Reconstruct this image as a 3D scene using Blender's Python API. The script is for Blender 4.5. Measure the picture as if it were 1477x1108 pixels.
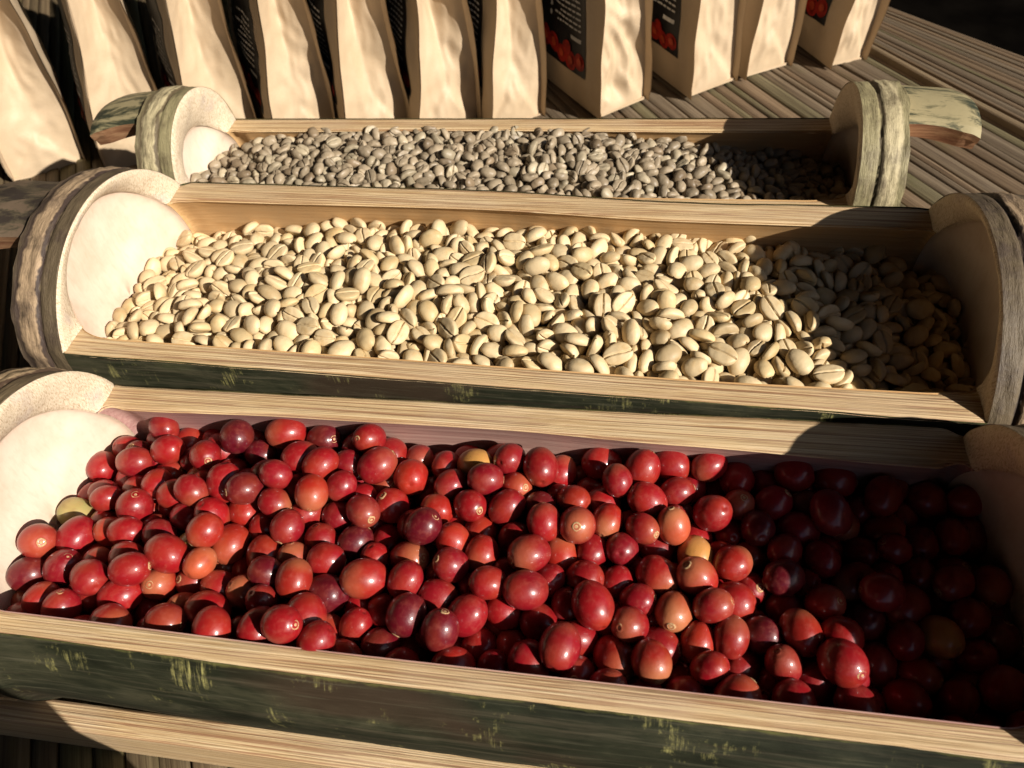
import bpy, bmesh, math, random
import numpy as np
from mathutils import Vector, Matrix, Quaternion, noise

# ------------------------------------------------------------------ camera, light, exposure
S = bpy.context.scene
for o in list(bpy.data.objects): bpy.data.objects.remove(o)
cam = bpy.data.cameras.new('camera'); cam_o = bpy.data.objects.new('camera', cam); S.collection.objects.link(cam_o)
CA, CB, CC = Vector((0.99087077, -0.10449009, -0.0851877)), Vector((0.13481514, 0.76798625, 0.6261166)), Vector((0.0, 0.63188523, -0.77506197))
cam_o.matrix_world = Matrix(((CA.x, CB.x, -CC.x, 0), (CA.y, CB.y, -CC.y, 0), (CA.z, CB.z, -CC.z, .335), (0, 0, 0, 1)))
cam.sensor_width = 36; cam.lens = 1095.07 / 1477 * 36
cam.clip_start = .005; cam.clip_end = 200
cam.dof.use_dof = True; cam.dof.focus_distance = .31; cam.dof.aperture_fstop = 19
S.camera = cam_o
SUN_AZ, SUN_EL = math.radians(-41), math.radians(31)        # azimuth from +X, counter-clockwise
SL = Vector((math.cos(SUN_EL) * math.cos(SUN_AZ), math.cos(SUN_EL) * math.sin(SUN_AZ), math.sin(SUN_EL)))
w = bpy.data.worlds.new('World'); S.world = w; w.use_nodes = True
nt = w.node_tree; bg = nt.nodes['Background']
sky = nt.nodes.new('ShaderNodeTexSky'); sky.sky_type = 'NISHITA'; sky.sun_disc = False
sky.dust_density = 1; sky.ozone_density = .4; sky.sun_elevation = SUN_EL; sky.sun_rotation = math.pi / 2 - SUN_AZ
nt.links.new(sky.outputs[0], bg.inputs[0]); bg.inputs[1].default_value = .05
sun = bpy.data.lights.new('sun', 'SUN'); sun.energy = 5.0; sun.angle = math.radians(.55); sun.color = (1, .935, .835)
so = bpy.data.objects.new('sun', sun); S.collection.objects.link(so)
so.rotation_euler = SL.to_track_quat('Z', 'Y').to_euler(); so.location = SL * 3
S.view_settings.view_transform = 'Standard'; S.view_settings.look = 'None'
S.view_settings.exposure = .70; S.view_settings.gamma = 1
S.render.resolution_x = 1024; S.render.resolution_y = 768
S.cycles.max_bounces = 6

# ------------------------------------------------------------------ helpers
COL = S.collection
def tag(o, label=None, cat=None, group=None, kind=None):
    if label: o['label'] = label
    if cat: o['category'] = cat
    if group: o['group'] = group
    if kind: o['kind'] = kind
    return o
def ob(name, me, parent=None, mat=None):
    o = bpy.data.objects.new(name, me); COL.objects.link(o)
    if parent: o.parent = parent
    if mat and me is not None and not me.materials: me.materials.append(mat)
    return o
def empty(name, loc=(0, 0, 0), rz=0):
    o = bpy.data.objects.new(name, None); COL.objects.link(o); o.location = loc; o.rotation_euler = (0, 0, rz)
    o.empty_display_size = .01
    return o
def mesh(name, v, f, smooth=True, mat=None):
    m = bpy.data.meshes.new(name); m.from_pydata([tuple(p) for p in v], [], f); m.update()
    if smooth: m.polygons.foreach_set('use_smooth', [True] * len(m.polygons))
    if mat: m.materials.append(mat)
    return m
def grid(nu, nv, fn, closed=False, flip=False):
    v = [fn(i / nu, j / nv) for i in range(nu + 1) for j in range(nv if closed else nv + 1)]
    c = nv if closed else nv + 1; f = []
    for i in range(nu):
        for j in range(nv):
            a, b = i * c + j, i * c + (j + 1) % c
            q = (a, b, b + c, a + c)
            f.append(q[::-1] if flip else q)
    return v, f
def join(parts):
    v, f = [], []
    for pv, pf in parts:
        k = len(v); v += pv; f += [tuple(i + k for i in q) for q in pf]
    return v, f
def box(x0, x1, y0, y1, z0, z1):
    v = [(x, y, z) for x in (x0, x1) for y in (y0, y1) for z in (z0, z1)]
    return v, [(0, 1, 3, 2), (4, 6, 7, 5), (0, 4, 5, 1), (2, 3, 7, 6), (0, 2, 6, 4), (1, 5, 7, 3)]
def nz(x, y, z): return noise.noise(Vector((x, y, z)))
def sm(a, b, x):
    u = max(0., min(1., (x - a) / (b - a))); return u * u * (3 - 2 * u)

# ------------------------------------------------------------------ materials
class Mat:
    def __init__(s, name, rough=.7, spec=.3):
        s.m = bpy.data.materials.new(name); s.m.use_nodes = True; s.t = s.m.node_tree; s.b = s.t.nodes['Principled BSDF']
        s.b.inputs['Roughness'].default_value = rough; s.b.inputs['Specular IOR Level'].default_value = spec
    def n(s, typ, **k):
        o = s.t.nodes.new('ShaderNode' + typ)
        for a, b in k.items(): setattr(o, a, b)
        return o
    def l(s, a, b): s.t.links.new(a, b)
    def coord(s, scale=(1, 1, 1), kind='Object', rnd=False):
        tc = s.n('TexCoord'); mp = s.n('Mapping'); mp.inputs['Scale'].default_value = scale
        s.l(tc.outputs[kind], mp.inputs[0])
        if rnd:
            oi = s.n('ObjectInfo'); mul = s.n('VectorMath', operation='SCALE'); mul.inputs[0].default_value = (37, 17, 53)
            s.l(oi.outputs['Random'], mul.inputs['Scale']); s.l(mul.outputs[0], mp.inputs['Location'])
        return mp.outputs[0]
    def noise(s, vec, scale, detail=4, rough=.55, dist=0):
        o = s.n('TexNoise'); o.inputs['Scale'].default_value = scale; o.inputs['Detail'].default_value = detail
        o.inputs['Roughness'].default_value = rough; o.inputs['Distortion'].default_value = dist
        s.l(vec, o.inputs['Vector']); return o.outputs['Fac']
    def ramp(s, fac, stops, interp='LINEAR'):
        o = s.n('ValToRGB'); cr = o.color_ramp; cr.interpolation = interp
        while len(cr.elements) < len(stops): cr.elements.new(.5)
        for e, (p, c) in zip(cr.elements, stops):
            e.position = p; e.color = tuple(c) + (1,) if not isinstance(c, (int, float)) else (c, c, c, 1)
        s.l(fac, o.inputs[0]); return o.outputs[0]
    def mix(s, fac, a, b, mode='MIX'):
        o = s.n('Mix', data_type='RGBA', blend_type=mode)
        for v, i in ((fac, 0), (a, 6), (b, 7)):
            if hasattr(v, 'links'): s.l(v, o.inputs[i])
            elif isinstance(v, (int, float)): o.inputs[i].default_value = v
            else: o.inputs[i].default_value = tuple(v) + (1,)
        return o.outputs[2]
    def math(s, op, a, b=0., c=0.):
        o = s.n('Math', operation=op)
        for i, v in enumerate((a, b, c)):
            if hasattr(v, 'links'): s.l(v, o.inputs[i])
            else: o.inputs[i].default_value = v
        return o.outputs[0]
    def sep(s, vec):
        o = s.n('SeparateXYZ'); s.l(vec, o.inputs[0]); return o.outputs
    def base(s, c):
        if not hasattr(c, 'links'): c = tuple(q * .78 for q in c)
        else: c = s.mix(1., c, (.78, .78, .78), 'MULTIPLY')
        if hasattr(c, 'links'): s.l(c, s.b.inputs['Base Color'])
        else: s.b.inputs['Base Color'].default_value = tuple(c) + (1,)
    def bump(s, h, strength=.5, dist=.001, prev=None):
        o = s.n('Bump'); o.inputs['Strength'].default_value = strength; o.inputs['Distance'].default_value = dist
        s.l(h, o.inputs['Height'])
        if prev: s.l(prev, o.inputs['Normal'])
        s.l(o.outputs[0], s.b.inputs['Normal']); return o.outputs[0]

def m_rim():
    "cut bamboo wall: straw with brown fibre lines running along the culm"
    M = Mat('cut_bamboo_edge', .55, .35)
    c = M.coord((1.3, 130, 130)); f = M.noise(c, 8, 5, .7, .05)
    c2 = M.coord((1.6, 420, 420)); f2 = M.noise(c2, 4, 2, .5)
    c3 = M.coord((1, 1, 1)); f3 = M.noise(c3, 22, 4)
    col = M.ramp(f, [(.28, (.34, .18, .08)), (.42, (.57, .38, .19)), (.55, (.74, .54, .30)), (.75, (.88, .71, .46))])
    col = M.mix(M.ramp(f2, [(.40, .85), (.50, 0.)]), col, (.34, .17, .085))
    col = M.mix(M.ramp(f3, [(.45, 0.), (.7, .35)]), col, (.66, .50, .34))
    M.base(col); b = M.bump(f2, .55, .0006); M.bump(f, .5, .0012, b); return M.m
def m_inner(stain=False):
    M = Mat('bamboo_inner_wall', .62, .25)
    c = M.coord((3, 160, 160)); f = M.noise(c, 4, 5, .65, .1)
    g = M.noise(M.coord((1, 1, 1)), 14, 3)
    a, b_ = ((.36, .19, .16), (.56, .36, .30)) if stain else ((.46, .26, .10), (.66, .42, .20))
    col = M.ramp(f, [(.3, a), (.7, b_)])
    col = M.mix(M.ramp(g, [(.42, 0.), (.65, .5)]), col, (.26, .10, .12) if stain else (.56, .36, .18))
    M.base(col); M.bump(f, .35, .0006); return M.m
def m_endwall():
    "smooth papery diaphragm inside the node"
    M = Mat('node_diaphragm', .6, .25)
    g = M.noise(M.coord((1, 1, 1)), 30, 5, .6); h = M.noise(M.coord((1, 3, 1)), 160, 3)
    col = M.ramp(g, [(.3, (.62, .47, .35)), (.55, (.76, .62, .49)), (.8, (.82, .70, .56))])
    col = M.mix(M.ramp(h, [(.5, 0.), (.75, .3)]), col, (.60, .40, .28))
    M.base(col); M.bump(h, .18, .0006); return M.m
def m_annulus():
    "sawn ring face: cream end grain full of short fibre marks with grey violet blotches"
    M = Mat('sawn_end_grain', .7, .2)
    h = M.noise(M.coord((300, 2400, 700)), 1, 3, .75); g = M.noise(M.coord((1, 1, 1)), 38, 5, .65)
    col = M.ramp(h, [(.34, (.44, .31, .19)), (.5, (.74, .60, .43)), (.68, (.86, .74, .56))])
    col = M.mix(M.ramp(g, [(.56, 0.), (.70, .45)]), col, (.42, .34, .36))
    M.base(col); M.bump(h, .6, .0007); return M.m
def m_skin(t, pale=0., zrim=.1):
    "outer bamboo skin: mottled near-black green, scuffs along the culm, yellow-green by the cut edge"
    M = Mat('bamboo_skin', .6, .22)
    c = M.coord((1, 1, 1)); s = M.sep(c)
    f = M.noise(M.coord((14, 55, 55)), 1.0, 7, .68, .4); st = M.noise(M.coord((10, 300, 300)), 1, 5, .7)
    vt = M.noise(M.coord((900, 60, 60)), 1, 4, .65); bl = M.noise(M.coord((1, 1, 1)), 48, 6, .7)
    dk = (.006, .0075, .0035), (.021, .023, .011), (.075, .068, .036)
    if pale: dk = (.10, .12, .055), (.24, .25, .12), (.38, .36, .20)
    col = M.ramp(f, [(.34, dk[0]), (.52, dk[1]), (.72, dk[2])])
    col = M.mix(M.ramp(st, [(.52, 0.), (.72, .5)]), col, (.12, .095, .06))
    col = M.mix(M.ramp(st, [(.28, .6), (.40, 0.)]), col, (.035, .020, .014))
    k = M.math('MULTIPLY', M.ramp(bl, [(.57, 0.), (.68, 1.)]), M.ramp(vt, [(.46, 0.), (.62, 1.)]))
    big = M.noise(M.coord((9, 20, 20)), 1, 3, .5)
    col = M.mix(M.ramp(big, [(.58, 0.), (.66, .6)]), col, (.055, .030, .018))
    col = M.mix(M.ramp(big, [(.34, .6), (.40, 0.)]), col, (.055, .065, .022))
    col = M.mix(M.math('MULTIPLY', k, .95), col, (.40, .36, .13))
    # fresh green-yellow line right under the rim
    ed = M.math('ADD', s[2], M.math('MULTIPLY', M.math('SUBTRACT', M.noise(M.coord((60, 300, 1)), 1, 5, .7), .5), .004))
    col = M.mix(M.math('MULTIPLY', M.ramp(M.math('MULTIPLY', M.math('SUBTRACT', ed, zrim - .0006), 100), [(.0, 0.), (.12, 1.)]), .7), col, (.19, .18, .05))
    fx = M.noise(M.coord((22, 900, 900)), 1, 3, .6)
    col = M.mix(M.ramp(fx, [(.55, 0.), (.70, .32)]), col, (.12, .11, .07))
    M.base(col); M.l(M.ramp(f, [(.3, .52), (.7, .80)]), M.b.inputs['Roughness'])
    b = M.bump(st, .35, .0006); M.bump(bl, .25, .001, b); return M.m
def m_ring(xr, sg, cols):
    "node ring: skin, dark groove, scraped pale band, skin; bands run round the culm with wavy borders"
    M = Mat('node_ring_skin', .6, .3)
    c = M.coord((1, 1, 1)); s = M.sep(c)
    wob = M.noise(M.coord((1, 1, 1)), 90, 3, .6)
    d = M.math('MULTIPLY', M.math('SUBTRACT', s[0], xr), sg)          # distance past the cut face
    d = M.math('ADD', d, M.math('MULTIPLY', M.math('SUBTRACT', wob, .5), .006))
    u = M.math('DIVIDE', d, .024)
    f = M.noise(M.coord((1, 1, 1)), 70, 6, .7); fib = M.noise(M.coord((500, 90, 90)), 1, 4, .7)
    skin, dark, paleb = cols
    base = M.ramp(u, [(0, skin), (.33, skin), (.355, dark), (.40, dark), (.43, paleb), (.74, paleb), (.80, dark if sg < 0 else skin), (1, skin)])
    base = M.mix(M.ramp(f, [(.48, 0.), (.66, .75)]), base, dark)
    base = M.mix(M.ramp(f, [(.28, .5), (.40, 0.)]), base, tuple(min(1, q * 1.35) for q in skin))
    base = M.mix(M.math('MULTIPLY', M.ramp(fib, [(.52, 0.), (.7, .7)]), .6), base, (.10, .07, .045))
    M.base(base); b = M.bump(fib, .6, .0012); M.bump(f, .5, .0015, b); return M.m
def m_handle(cols):
    M = Mat('handle_bamboo', .5, .35)
    f = M.noise(M.coord((30, 90, 90)), 1.2, 6, .7, .5); g = M.noise(M.coord((1, 1, 1)), 120, 4)
    col = M.ramp(f, [(.42, cols[0]), (.49, cols[1]), (.54, cols[2])])
    col = M.mix(M.ramp(g, [(.6, 0.), (.75, .5)]), col, cols[1])
    M.base(col); M.bump(g, .3, .001); return M.m
def m_slat():
    M = Mat('weathered_bamboo_slat', .6, .25)
    oi = M.n('ObjectInfo')
    at = M.n('Attribute'); at.attribute_name = 'along'; al = at.outputs['Vector']
    def sc(v3):
        m = M.n('VectorMath', operation='MULTIPLY'); M.l(al, m.inputs[0]); m.inputs[1].default_value = v3; return m.outputs[0]
    f = M.noise(sc((210, 4.5, 1)), 1.6, 6, .7, .1); g = M.noise(sc((30, 9, 1)), 2, 5, .65)
    fine = M.noise(sc((900, 9, 1)), 1, 4, .75)
    col = M.ramp(f, [(.30, (.035, .025, .017)), (.38, (.12, .090, .062)), (.54, (.18, .142, .10)), (.76, (.28, .225, .16))])
    col = M.mix(M.ramp(g, [(.56, 0.), (.74, .45)]), col, (.12, .115, .045))
    col = M.mix(M.ramp(g, [(.30, .5), (.42, 0.)]), col, (.16, .13, .10))
    col = M.mix(M.ramp(fine, [(.36, .8), (.44, 0.)]), col, (.05, .03, .018))
    col = M.mix(.75, col, oi.outputs['Color'], 'MULTIPLY')
    M.base(col); b = M.bump(fine, .4, .0005); M.bump(f, .3, .0009, b); return M.m
def m_kraft():
    M = Mat('kraft_paper', .55, .3)
    f = M.noise(M.coord((1, 1, 1), rnd=True), 900, 3, .6); g = M.noise(M.coord((1, 1, 1), rnd=True), 26, 4, .55)
    col = M.ramp(g, [(.3, (.54, .405, .26)), (.7, (.62, .475, .32))])
    col = M.mix(M.ramp(f, [(.5, 0.), (.8, .3)]), col, (.47, .33, .20))
    M.base(col); b = M.bump(g, .35, .004); M.bump(f, .12, .0003, b); return M.m
def m_flat(name, c, rough=.6, spec=.3, amp=.25, scale=200):
    M = Mat(name, rough, spec); f = M.noise(M.coord(), scale, 3)
    M.base(M.ramp(f, [(.3, tuple(q * (1 - amp) for q in c)), (.7, tuple(min(1, q * (1 + amp)) for q in c))])); return M.m
def m_cherry(stuff=False):
    M = Mat('cherry_skin_far' if stuff else 'cherry_skin', .3, .5)
    if stuff:
        a = M.n('Attribute'); a.attribute_name = 'tint'; tint = a.outputs['Color']; vec = M.coord()
    else:
        oi = M.n('ObjectInfo'); tint = oi.outputs['Color']; vec = M.coord((1, 1, 1), rnd=True)
    f = M.noise(vec, 75, 3, .5); g = M.noise(vec, 420, 5, .65); sp = M.noise(vec, 1500, 2, .5); la = M.noise(vec, 130, 2)
    col = M.mix(M.ramp(f, [(.46, 0.), (.74, .50)]), tint, M.mix(.45, tint, (.50, .12, .03)))
    col = M.mix(M.ramp(la, [(.58, 0.), (.75, .45)]), col, M.mix(.8, tint, (.22, .01, .03), 'MULTIPLY'))
    col = M.mix(M.ramp(g, [(.50, 0.), (.75, .45)]), col, M.mix(.5, tint, (.50, .13, .08)))
    col = M.mix(M.ramp(sp, [(.70, 0.), (.76, .6)]), col, (.10, .02, .01))
    if not stuff:                                         # flesh paler towards the crown end
        s = M.sep(M.coord()); e = M.math('ADD', s[0], M.math('MULTIPLY', M.math('SUBTRACT', f, .5), .006))
        al = M.math('MULTIPLY', M.ramp(M.math('MULTIPLY', e, 100), [(.05, 0.), (.75, .62)]), oi.outputs['Alpha'])
        col = M.mix(al, col, (.52, .23, .10))
    M.base(col); M.l(M.ramp(g, [(.3, .34), (.7, .55)]), M.b.inputs['Roughness'])
    M.b.inputs['Coat Weight'].default_value = .55; M.l(M.ramp(la, [(.35, .10), (.7, .26)]), M.b.inputs['Coat Roughness'])
    M.b.inputs['Specular IOR Level'].default_value = .3
    M.b.inputs['Subsurface Weight'].default_value = 0.
    b = M.bump(g, .16, .0007); b = M.bump(la, .25, .0012, b); M.bump(sp, .14, .00025, b); return M.m
def m_bean(name, dark, crack, stuff=False, rough=.5):
    M = Mat(name, rough, .3)
    if stuff:
        a = M.n('Attribute'); a.attribute_name = 'tint'; tint = a.outputs['Color']; vec = M.coord()
    else:
        oi = M.n('ObjectInfo'); tint = oi.outputs['Color']; vec = M.coord((1, 1, 1), rnd=True)
    f = M.noise(vec, 160, 4, .6); g = M.noise(vec, 700, 4, .7)
    col = M.mix(M.ramp(f, [(.50, 0.), (.72, .6)]), tint, M.mix(1., tint, dark, 'MULTIPLY'))
    col = M.mix(M.ramp(g, [(.62, 0.), (.75, .35)]), col, crack)
    M.base(col); b = M.bump(f, .3, .0012); M.bump(g, .15, .0004, b); return M.m

K = dict(rim=m_rim(), inner=m_inner(), inner_stained=m_inner(True), end=m_endwall(), ann=m_annulus(), slat=m_slat(), kraft=m_kraft(),
         cherry=m_cherry(), cherry_s=m_cherry(True),
         parch=m_bean('parchment_bean_husk', (.80, .66, .45), (.50, .34, .16)), parch_s=m_bean('parchment_bean_husk_far', (.80, .66, .45), (.50, .34, .16), True),
         green=m_bean('green_bean_skin', (.66, .62, .55), (.42, .34, .24), rough=.45), green_s=m_bean('green_bean_skin_far', (.66, .62, .55), (.42, .34, .24), True, .45),
         scar=m_flat('cherry_scar', (.50, .31, .16), .8, .1, .4, 1500), ink=m_flat('label_black', (.012, .010, .010), .45, .35),
         red=m_flat('print_red', (.34, .020, .010), .5, .2, .5, 160), red2=m_flat('print_orange', (.46, .06, .022), .5, .2, .4, 150),
         white=m_flat('print_white', (.62, .60, .56), .5), grey=m_flat('print_grey', (.30, .27, .24), .5), leaf=m_flat('print_green', (.10, .22, .02), .5, .3, .4))

# ------------------------------------------------------------------ ground and added sky blockers out of view
gm = m_flat('dark_ground', (.0035, .0028, .0022), 1.0, .0, .5, 8)
tag(ob('ground', mesh('ground', [(-60, -60, -.76), (60, -60, -.76), (60, 60, -.76), (-60, 60, -.76)], [(0, 1, 2, 3)], False), mat=gm), kind='structure')

sh = Vector((math.cos(SUN_AZ), math.sin(SUN_AZ), 0)); sp_ = Vector((-sh.y, sh.x, 0))
def slab(a0, a1, b0, b1, z0, z1):
    v, f = box(a0, a1, b0, b1, z0, z1); return [tuple(sh * p[0] + sp_ * p[1] + Vector((0, 0, p[2]))) for p in v], f
dk = m_flat('sky_blocker_dark', (.022, .018, .015), .9, .05, .3, 20)
aw = ob('sky_blocker_top', mesh('sky_blocker_top', *slab(-4.5, .60, -3.2, 3.2, 1.08, 1.10), False), mat=dk)  # added out of view to cut sky fill from above
tag(aw, 'added dark sheet overhead, out of view, blocking sky light', 'sky_blocker_top')
hd = []
for k in range(26):
    a0 = SUN_AZ + math.radians(-150 + 300 * k / 26); a1 = SUN_AZ + math.radians(-150 + 300 * (k + 1) / 26)
    H = 1.62 + .22 * math.sin(k * 2.3)
    q = [(7 * math.cos(a0), 7 * math.sin(a0)), (7 * math.cos(a1), 7 * math.sin(a1)), (8 * math.cos(a1), 8 * math.sin(a1)), (8 * math.cos(a0), 8 * math.sin(a0))]
    hd.append(([(p[0], p[1], z) for z in (-.76, H) for p in q], [(0, 1, 5, 4), (1, 2, 6, 5), (2, 3, 7, 6), (3, 0, 4, 7), (4, 5, 6, 7)]))
tag(ob('sky_blocker_low', mesh('sky_blocker_low', *join(hd), False), mat=m_flat('sky_blocker_green', (.03, .045, .015), .9, .1, .6, 9)), 'added ring of dark blocks, out of view, cutting low sky light', 'sky_blocker_low')  # added out of view to cut low sky fill on the sunward side
wl = ob('sky_blocker_back', mesh('sky_blocker_back', *slab(-4.6, -4.5, -3.2, 3.2, -.76, 1.08), False), mat=dk)  # added out of view so the shaded parts stay dark
tag(wl, 'added dark upright slab, out of view, blocking sky light from behind', 'sky blocker')
# ------------------------------------------------------------------ bamboo table: slats fan slightly, right-hand sheet lies higher
random.seed(11)
table = empty('bamboo_table', (0, .4, -.006))
tag(table, 'weathered bamboo slat table top under the three bamboo trays', 'table')
Y0, Y1 = -.28, 1.25
def lx(x, y, yaw, Y): return x + (Y - y) * math.tan(math.radians(yaw))
def slat(xa0, xa1, xb0, xb1, zt, th=.004, tilt=0, seg=24, y0=Y0, y1=Y1, seed=0):
    prof = [(0, -th), (0, -.0009), (.06, -.0001), (.5, .0003), (.94, -.0001), (1, -.0009), (1, -th)]
    def fn(u, v):
        k = v * (len(prof) - 1); i = int(round(k)); px, pz = prof[i]
        y = y0 + (y1 - y0) * u
        a, b = xa0 + (xb0 - xa0) * u, xa1 + (xb1 - xa1) * u
        wv = nz(seed * 3.1, y * 7, 0) * .0016
        x = a + (b - a) * px + wv
        return (x, y - .4, zt + pz + tilt * (px - .5) + nz(seed, y * 5, 3) * .0012 + .006)
    v, f = grid(seg, len(prof) - 1, fn)
    slat.al = [(prof[j][0] * abs(xa1 - xa0) + seed * 3.7, y0 + (y1 - y0) * i / seg, seed * 1.3) for i in range(seg + 1) for j in range(len(prof))]
    n = len(prof); f.append(tuple(range(n))); f.append(tuple((seg) * n + i for i in range(n - 1, -1, -1)))
    return v, f
def slat_mesh(v, f):
    m = mesh('slat', v, f, mat=K['slat']); a = m.attributes.new('along', 'FLOAT_VECTOR', 'POINT')
    a.data.foreach_set('vector', [c for p in slat.al for c in p]); return m
def slat_col():
    g = random.uniform(.75, 1.12); q = random.random()
    if q < .12: return (g * .88, g * .95, g * .68, 1)
    if q < .4: return (g * 1.1, g * .92, g * .75, 1)
    return (g, g * .93, g * .84, 1)
# left sheet
PA = (-.2, .11, -15.5); PL = (.324, .569, -22)
x = -.62; idx = 0
span0 = lx(*PL, Y0) - lx(*PA, Y0); span1 = lx(*PL, Y1) - lx(*PA, Y1)
fpos = -.55
while fpos < 1.0:
    wd = random.choice((.0070, .0095, .012, .0155)) / .71 if fpos > .35 else random.uniform(.0115, .0155) / .71
    f0, f1 = fpos, min(1.012, fpos + wd - random.choice((.0003, .0005, .0012)) / .71)
    X = [lx(*PA, Y0) + span0 * f0, lx(*PA, Y0) + span0 * f1, lx(*PA, Y1) + span1 * f0, lx(*PA, Y1) + span1 * f1]
    idx += 1
    v, f = slat(*X, -random.uniform(0, .0008), tilt=random.uniform(-.0005, .0005), seed=idx)
    o = ob('slat', slat_mesh(v, f), table); o.color = slat_col()
    if fpos < .4: q = random.uniform(.8, 1.1); o.color = random.choice(((q * .82, q * .86, q * .45, 1), (q * .7, q * .62, q * .42, 1), (q * 1.1, q * .95, q * .7, 1)))
    fpos += wd
# right sheet, one slat thickness higher, fanning out to the table's edge
PR = (.363, .631, -31)
N2 = 15; cuts = sorted([0, 1] + [min(.985, max(.015, (i + random.uniform(-.3, .3)) / N2)) for i in range(1, N2)])
for i in range(N2):
    g = .004
    X = []
    for Y in (Y0, Y1):
        a, b = lx(*PL, Y), lx(*PR, Y)
        if Y == Y1: b = a + .004
        X.append((a + (b - a) * cuts[i], a + (b - a) * (cuts[i + 1] - .02)))
    yt = 1.02
    k = (yt - Y0) / (Y1 - Y0)
    def at(c, Y): return lx(*PL, Y) + (lx(*PR, Y) - lx(*PL, Y)) * c
    v, f = slat(at(cuts[i], Y0), at(cuts[i + 1], Y0) - .0009, at(cuts[i], .82), at(cuts[i + 1], .82) - .0005, .0055 - random.uniform(0, .0012),
                th=.0055, tilt=random.uniform(-.0006, .0006), seed=200 + i, y1=.82)
    o = ob('slat', slat_mesh(v, f), table); o.color = slat_col()
    if i == 0: o.color = (1.35, 1.2, .95, 1)
fm = m_flat('table_frame_wood', (.03, .02, .014), .8, .1)
v, f = grid(1, 1, lambda u, v_: ((lx(*PL, Y0 + (1.1) * u) if v_ else -.75), Y0 + 1.1 * u - .4, -.004))
ob('under_board', mesh('under_board', *join([([(p[0], p[1], p[2] + 0) for p in v], f)]), False), table, fm)

# ------------------------------------------------------------------ trays
TR = {   # per tray: place, rim height, outer / inner half width at the rim, sawn faces, outer half axes front / back, axis below rim, ring apex
 'F': dict(yc=.12355, yaw=-.2437, zr=.0996, wo=.0546, wi=.0450, xl=-.186, xr=.1487, af=.0648, ab=.0562, h=.025, apex=.142),
 'M': dict(yc=.25093, yaw=-.2683, zr=.1018, wo=.0602, wi=.0491, xl=-.1842, xr=.1890, af=.0625, ab=.0640, h=.026, apex=.139),
 'B': dict(yc=.37833, yaw=-.2397, zr=.0778, wo=.0425, wi=.0330, xl=-.1685, xr=.1966, af=.0505, ab=.0505, h=.022, apex=.118)}
for t in TR.values():
    t['z0'] = t['zr'] - t['h']; t['Ri'] = math.hypot(t['wi'], t['h']); t['Re'] = t['Ri'] - .005
PROFILE = {   # measured half widths along each rim: (x, outer), (x, inner) for the far (+) and the near (-) side
 'F': {1: (((-.18, .0540), (-.03, .0556), (.15, .0575)), ((-.18, .0420), (-.10, .0440), (-.02, .0445), (.05, .0426), (.14, .0400))),
       -1: (((-.18, .0524), (-.05, .0541), (.15, .0545)), ((-.18, .0448), (-.05, .0460), (.14, .0458)))},
 'M': {1: (((-.18, .0628), (-.02, .0636), (.08, .0592), (.19, .0610)), ((-.17, .0478), (-.02, .0494), (.08, .0458), (.19, .0462))),
       -1: (((-.18, .0602), (.19, .0604)), ((-.18, .0502), (.08, .0500), (.18, .0482)))},
 'B': {1: (((-.2, .0425), (.2, .0425)), ((-.16, .0290), (0, .0305), (.19, .0288))), -1: (((-.2, .0425), (.2, .0425)), ((-.2, .033), (.2, .033)))}}
def interp(tab, x):
    if x <= tab[0][0]: return tab[0][1]
    for (a, p), (b, q) in zip(tab, tab[1:]):
        if x <= b: return p + (q - p) * sm(a, b, x)
    return tab[-1][1]
def fac(k, x, side, inner):
    t = TR[k]; e = sm(0, .012 if inner else .006, min(x - t['xl'], t['xr'] - x))
    f = interp(PROFILE[k][side][1 if inner else 0], x) / (t['wi'] if inner else t['wo'])
    jit = 0 if inner else (nz(x * 34, side * 5, t['yc'] * 40) * .00045 + nz(x * 160, side * 5, 2) * .00018) / t['wo']
    return 1 + (f - 1 + jit) * e
def sec(t, th):
    "polar radius of the outer culm section about its axis (upper and lower halves are different half ellipses)"
    c, q = math.cos(th), math.sin(th); A = t['af'] if c < 0 else t['ab']
    B = t['z0'] if q < 0 else t['h'] / math.sqrt(1 - (t['wo'] / A) ** 2)
    return 1 / math.sqrt((c / A) ** 2 + (q / B) ** 2)
def rad(t, th):
    "ring radius: the culm's own section up to the rim, swelling to the apex on top"
    a0 = math.atan2(t['h'], t['wo']); a = math.asin(math.sin(th))
    if a < a0: return sec(t, th)
    u = (a - a0) / (math.pi / 2 - a0); r0 = math.hypot(t['h'], t['wo']); r1 = t['apex'] - t['z0']
    return r0 + (r1 - r0) * math.sin(u * math.pi / 2) ** 1.0
def ri(t, x):
    s = min(x - t['xl'], t['xr'] - x)
    return t['Re'] + (t['Ri'] - t['Re']) * math.sqrt(max(0, 1 - (1 - min(1, max(0, s) / (.010 if t['xr'] < .15 else .022))) ** 2))
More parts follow.
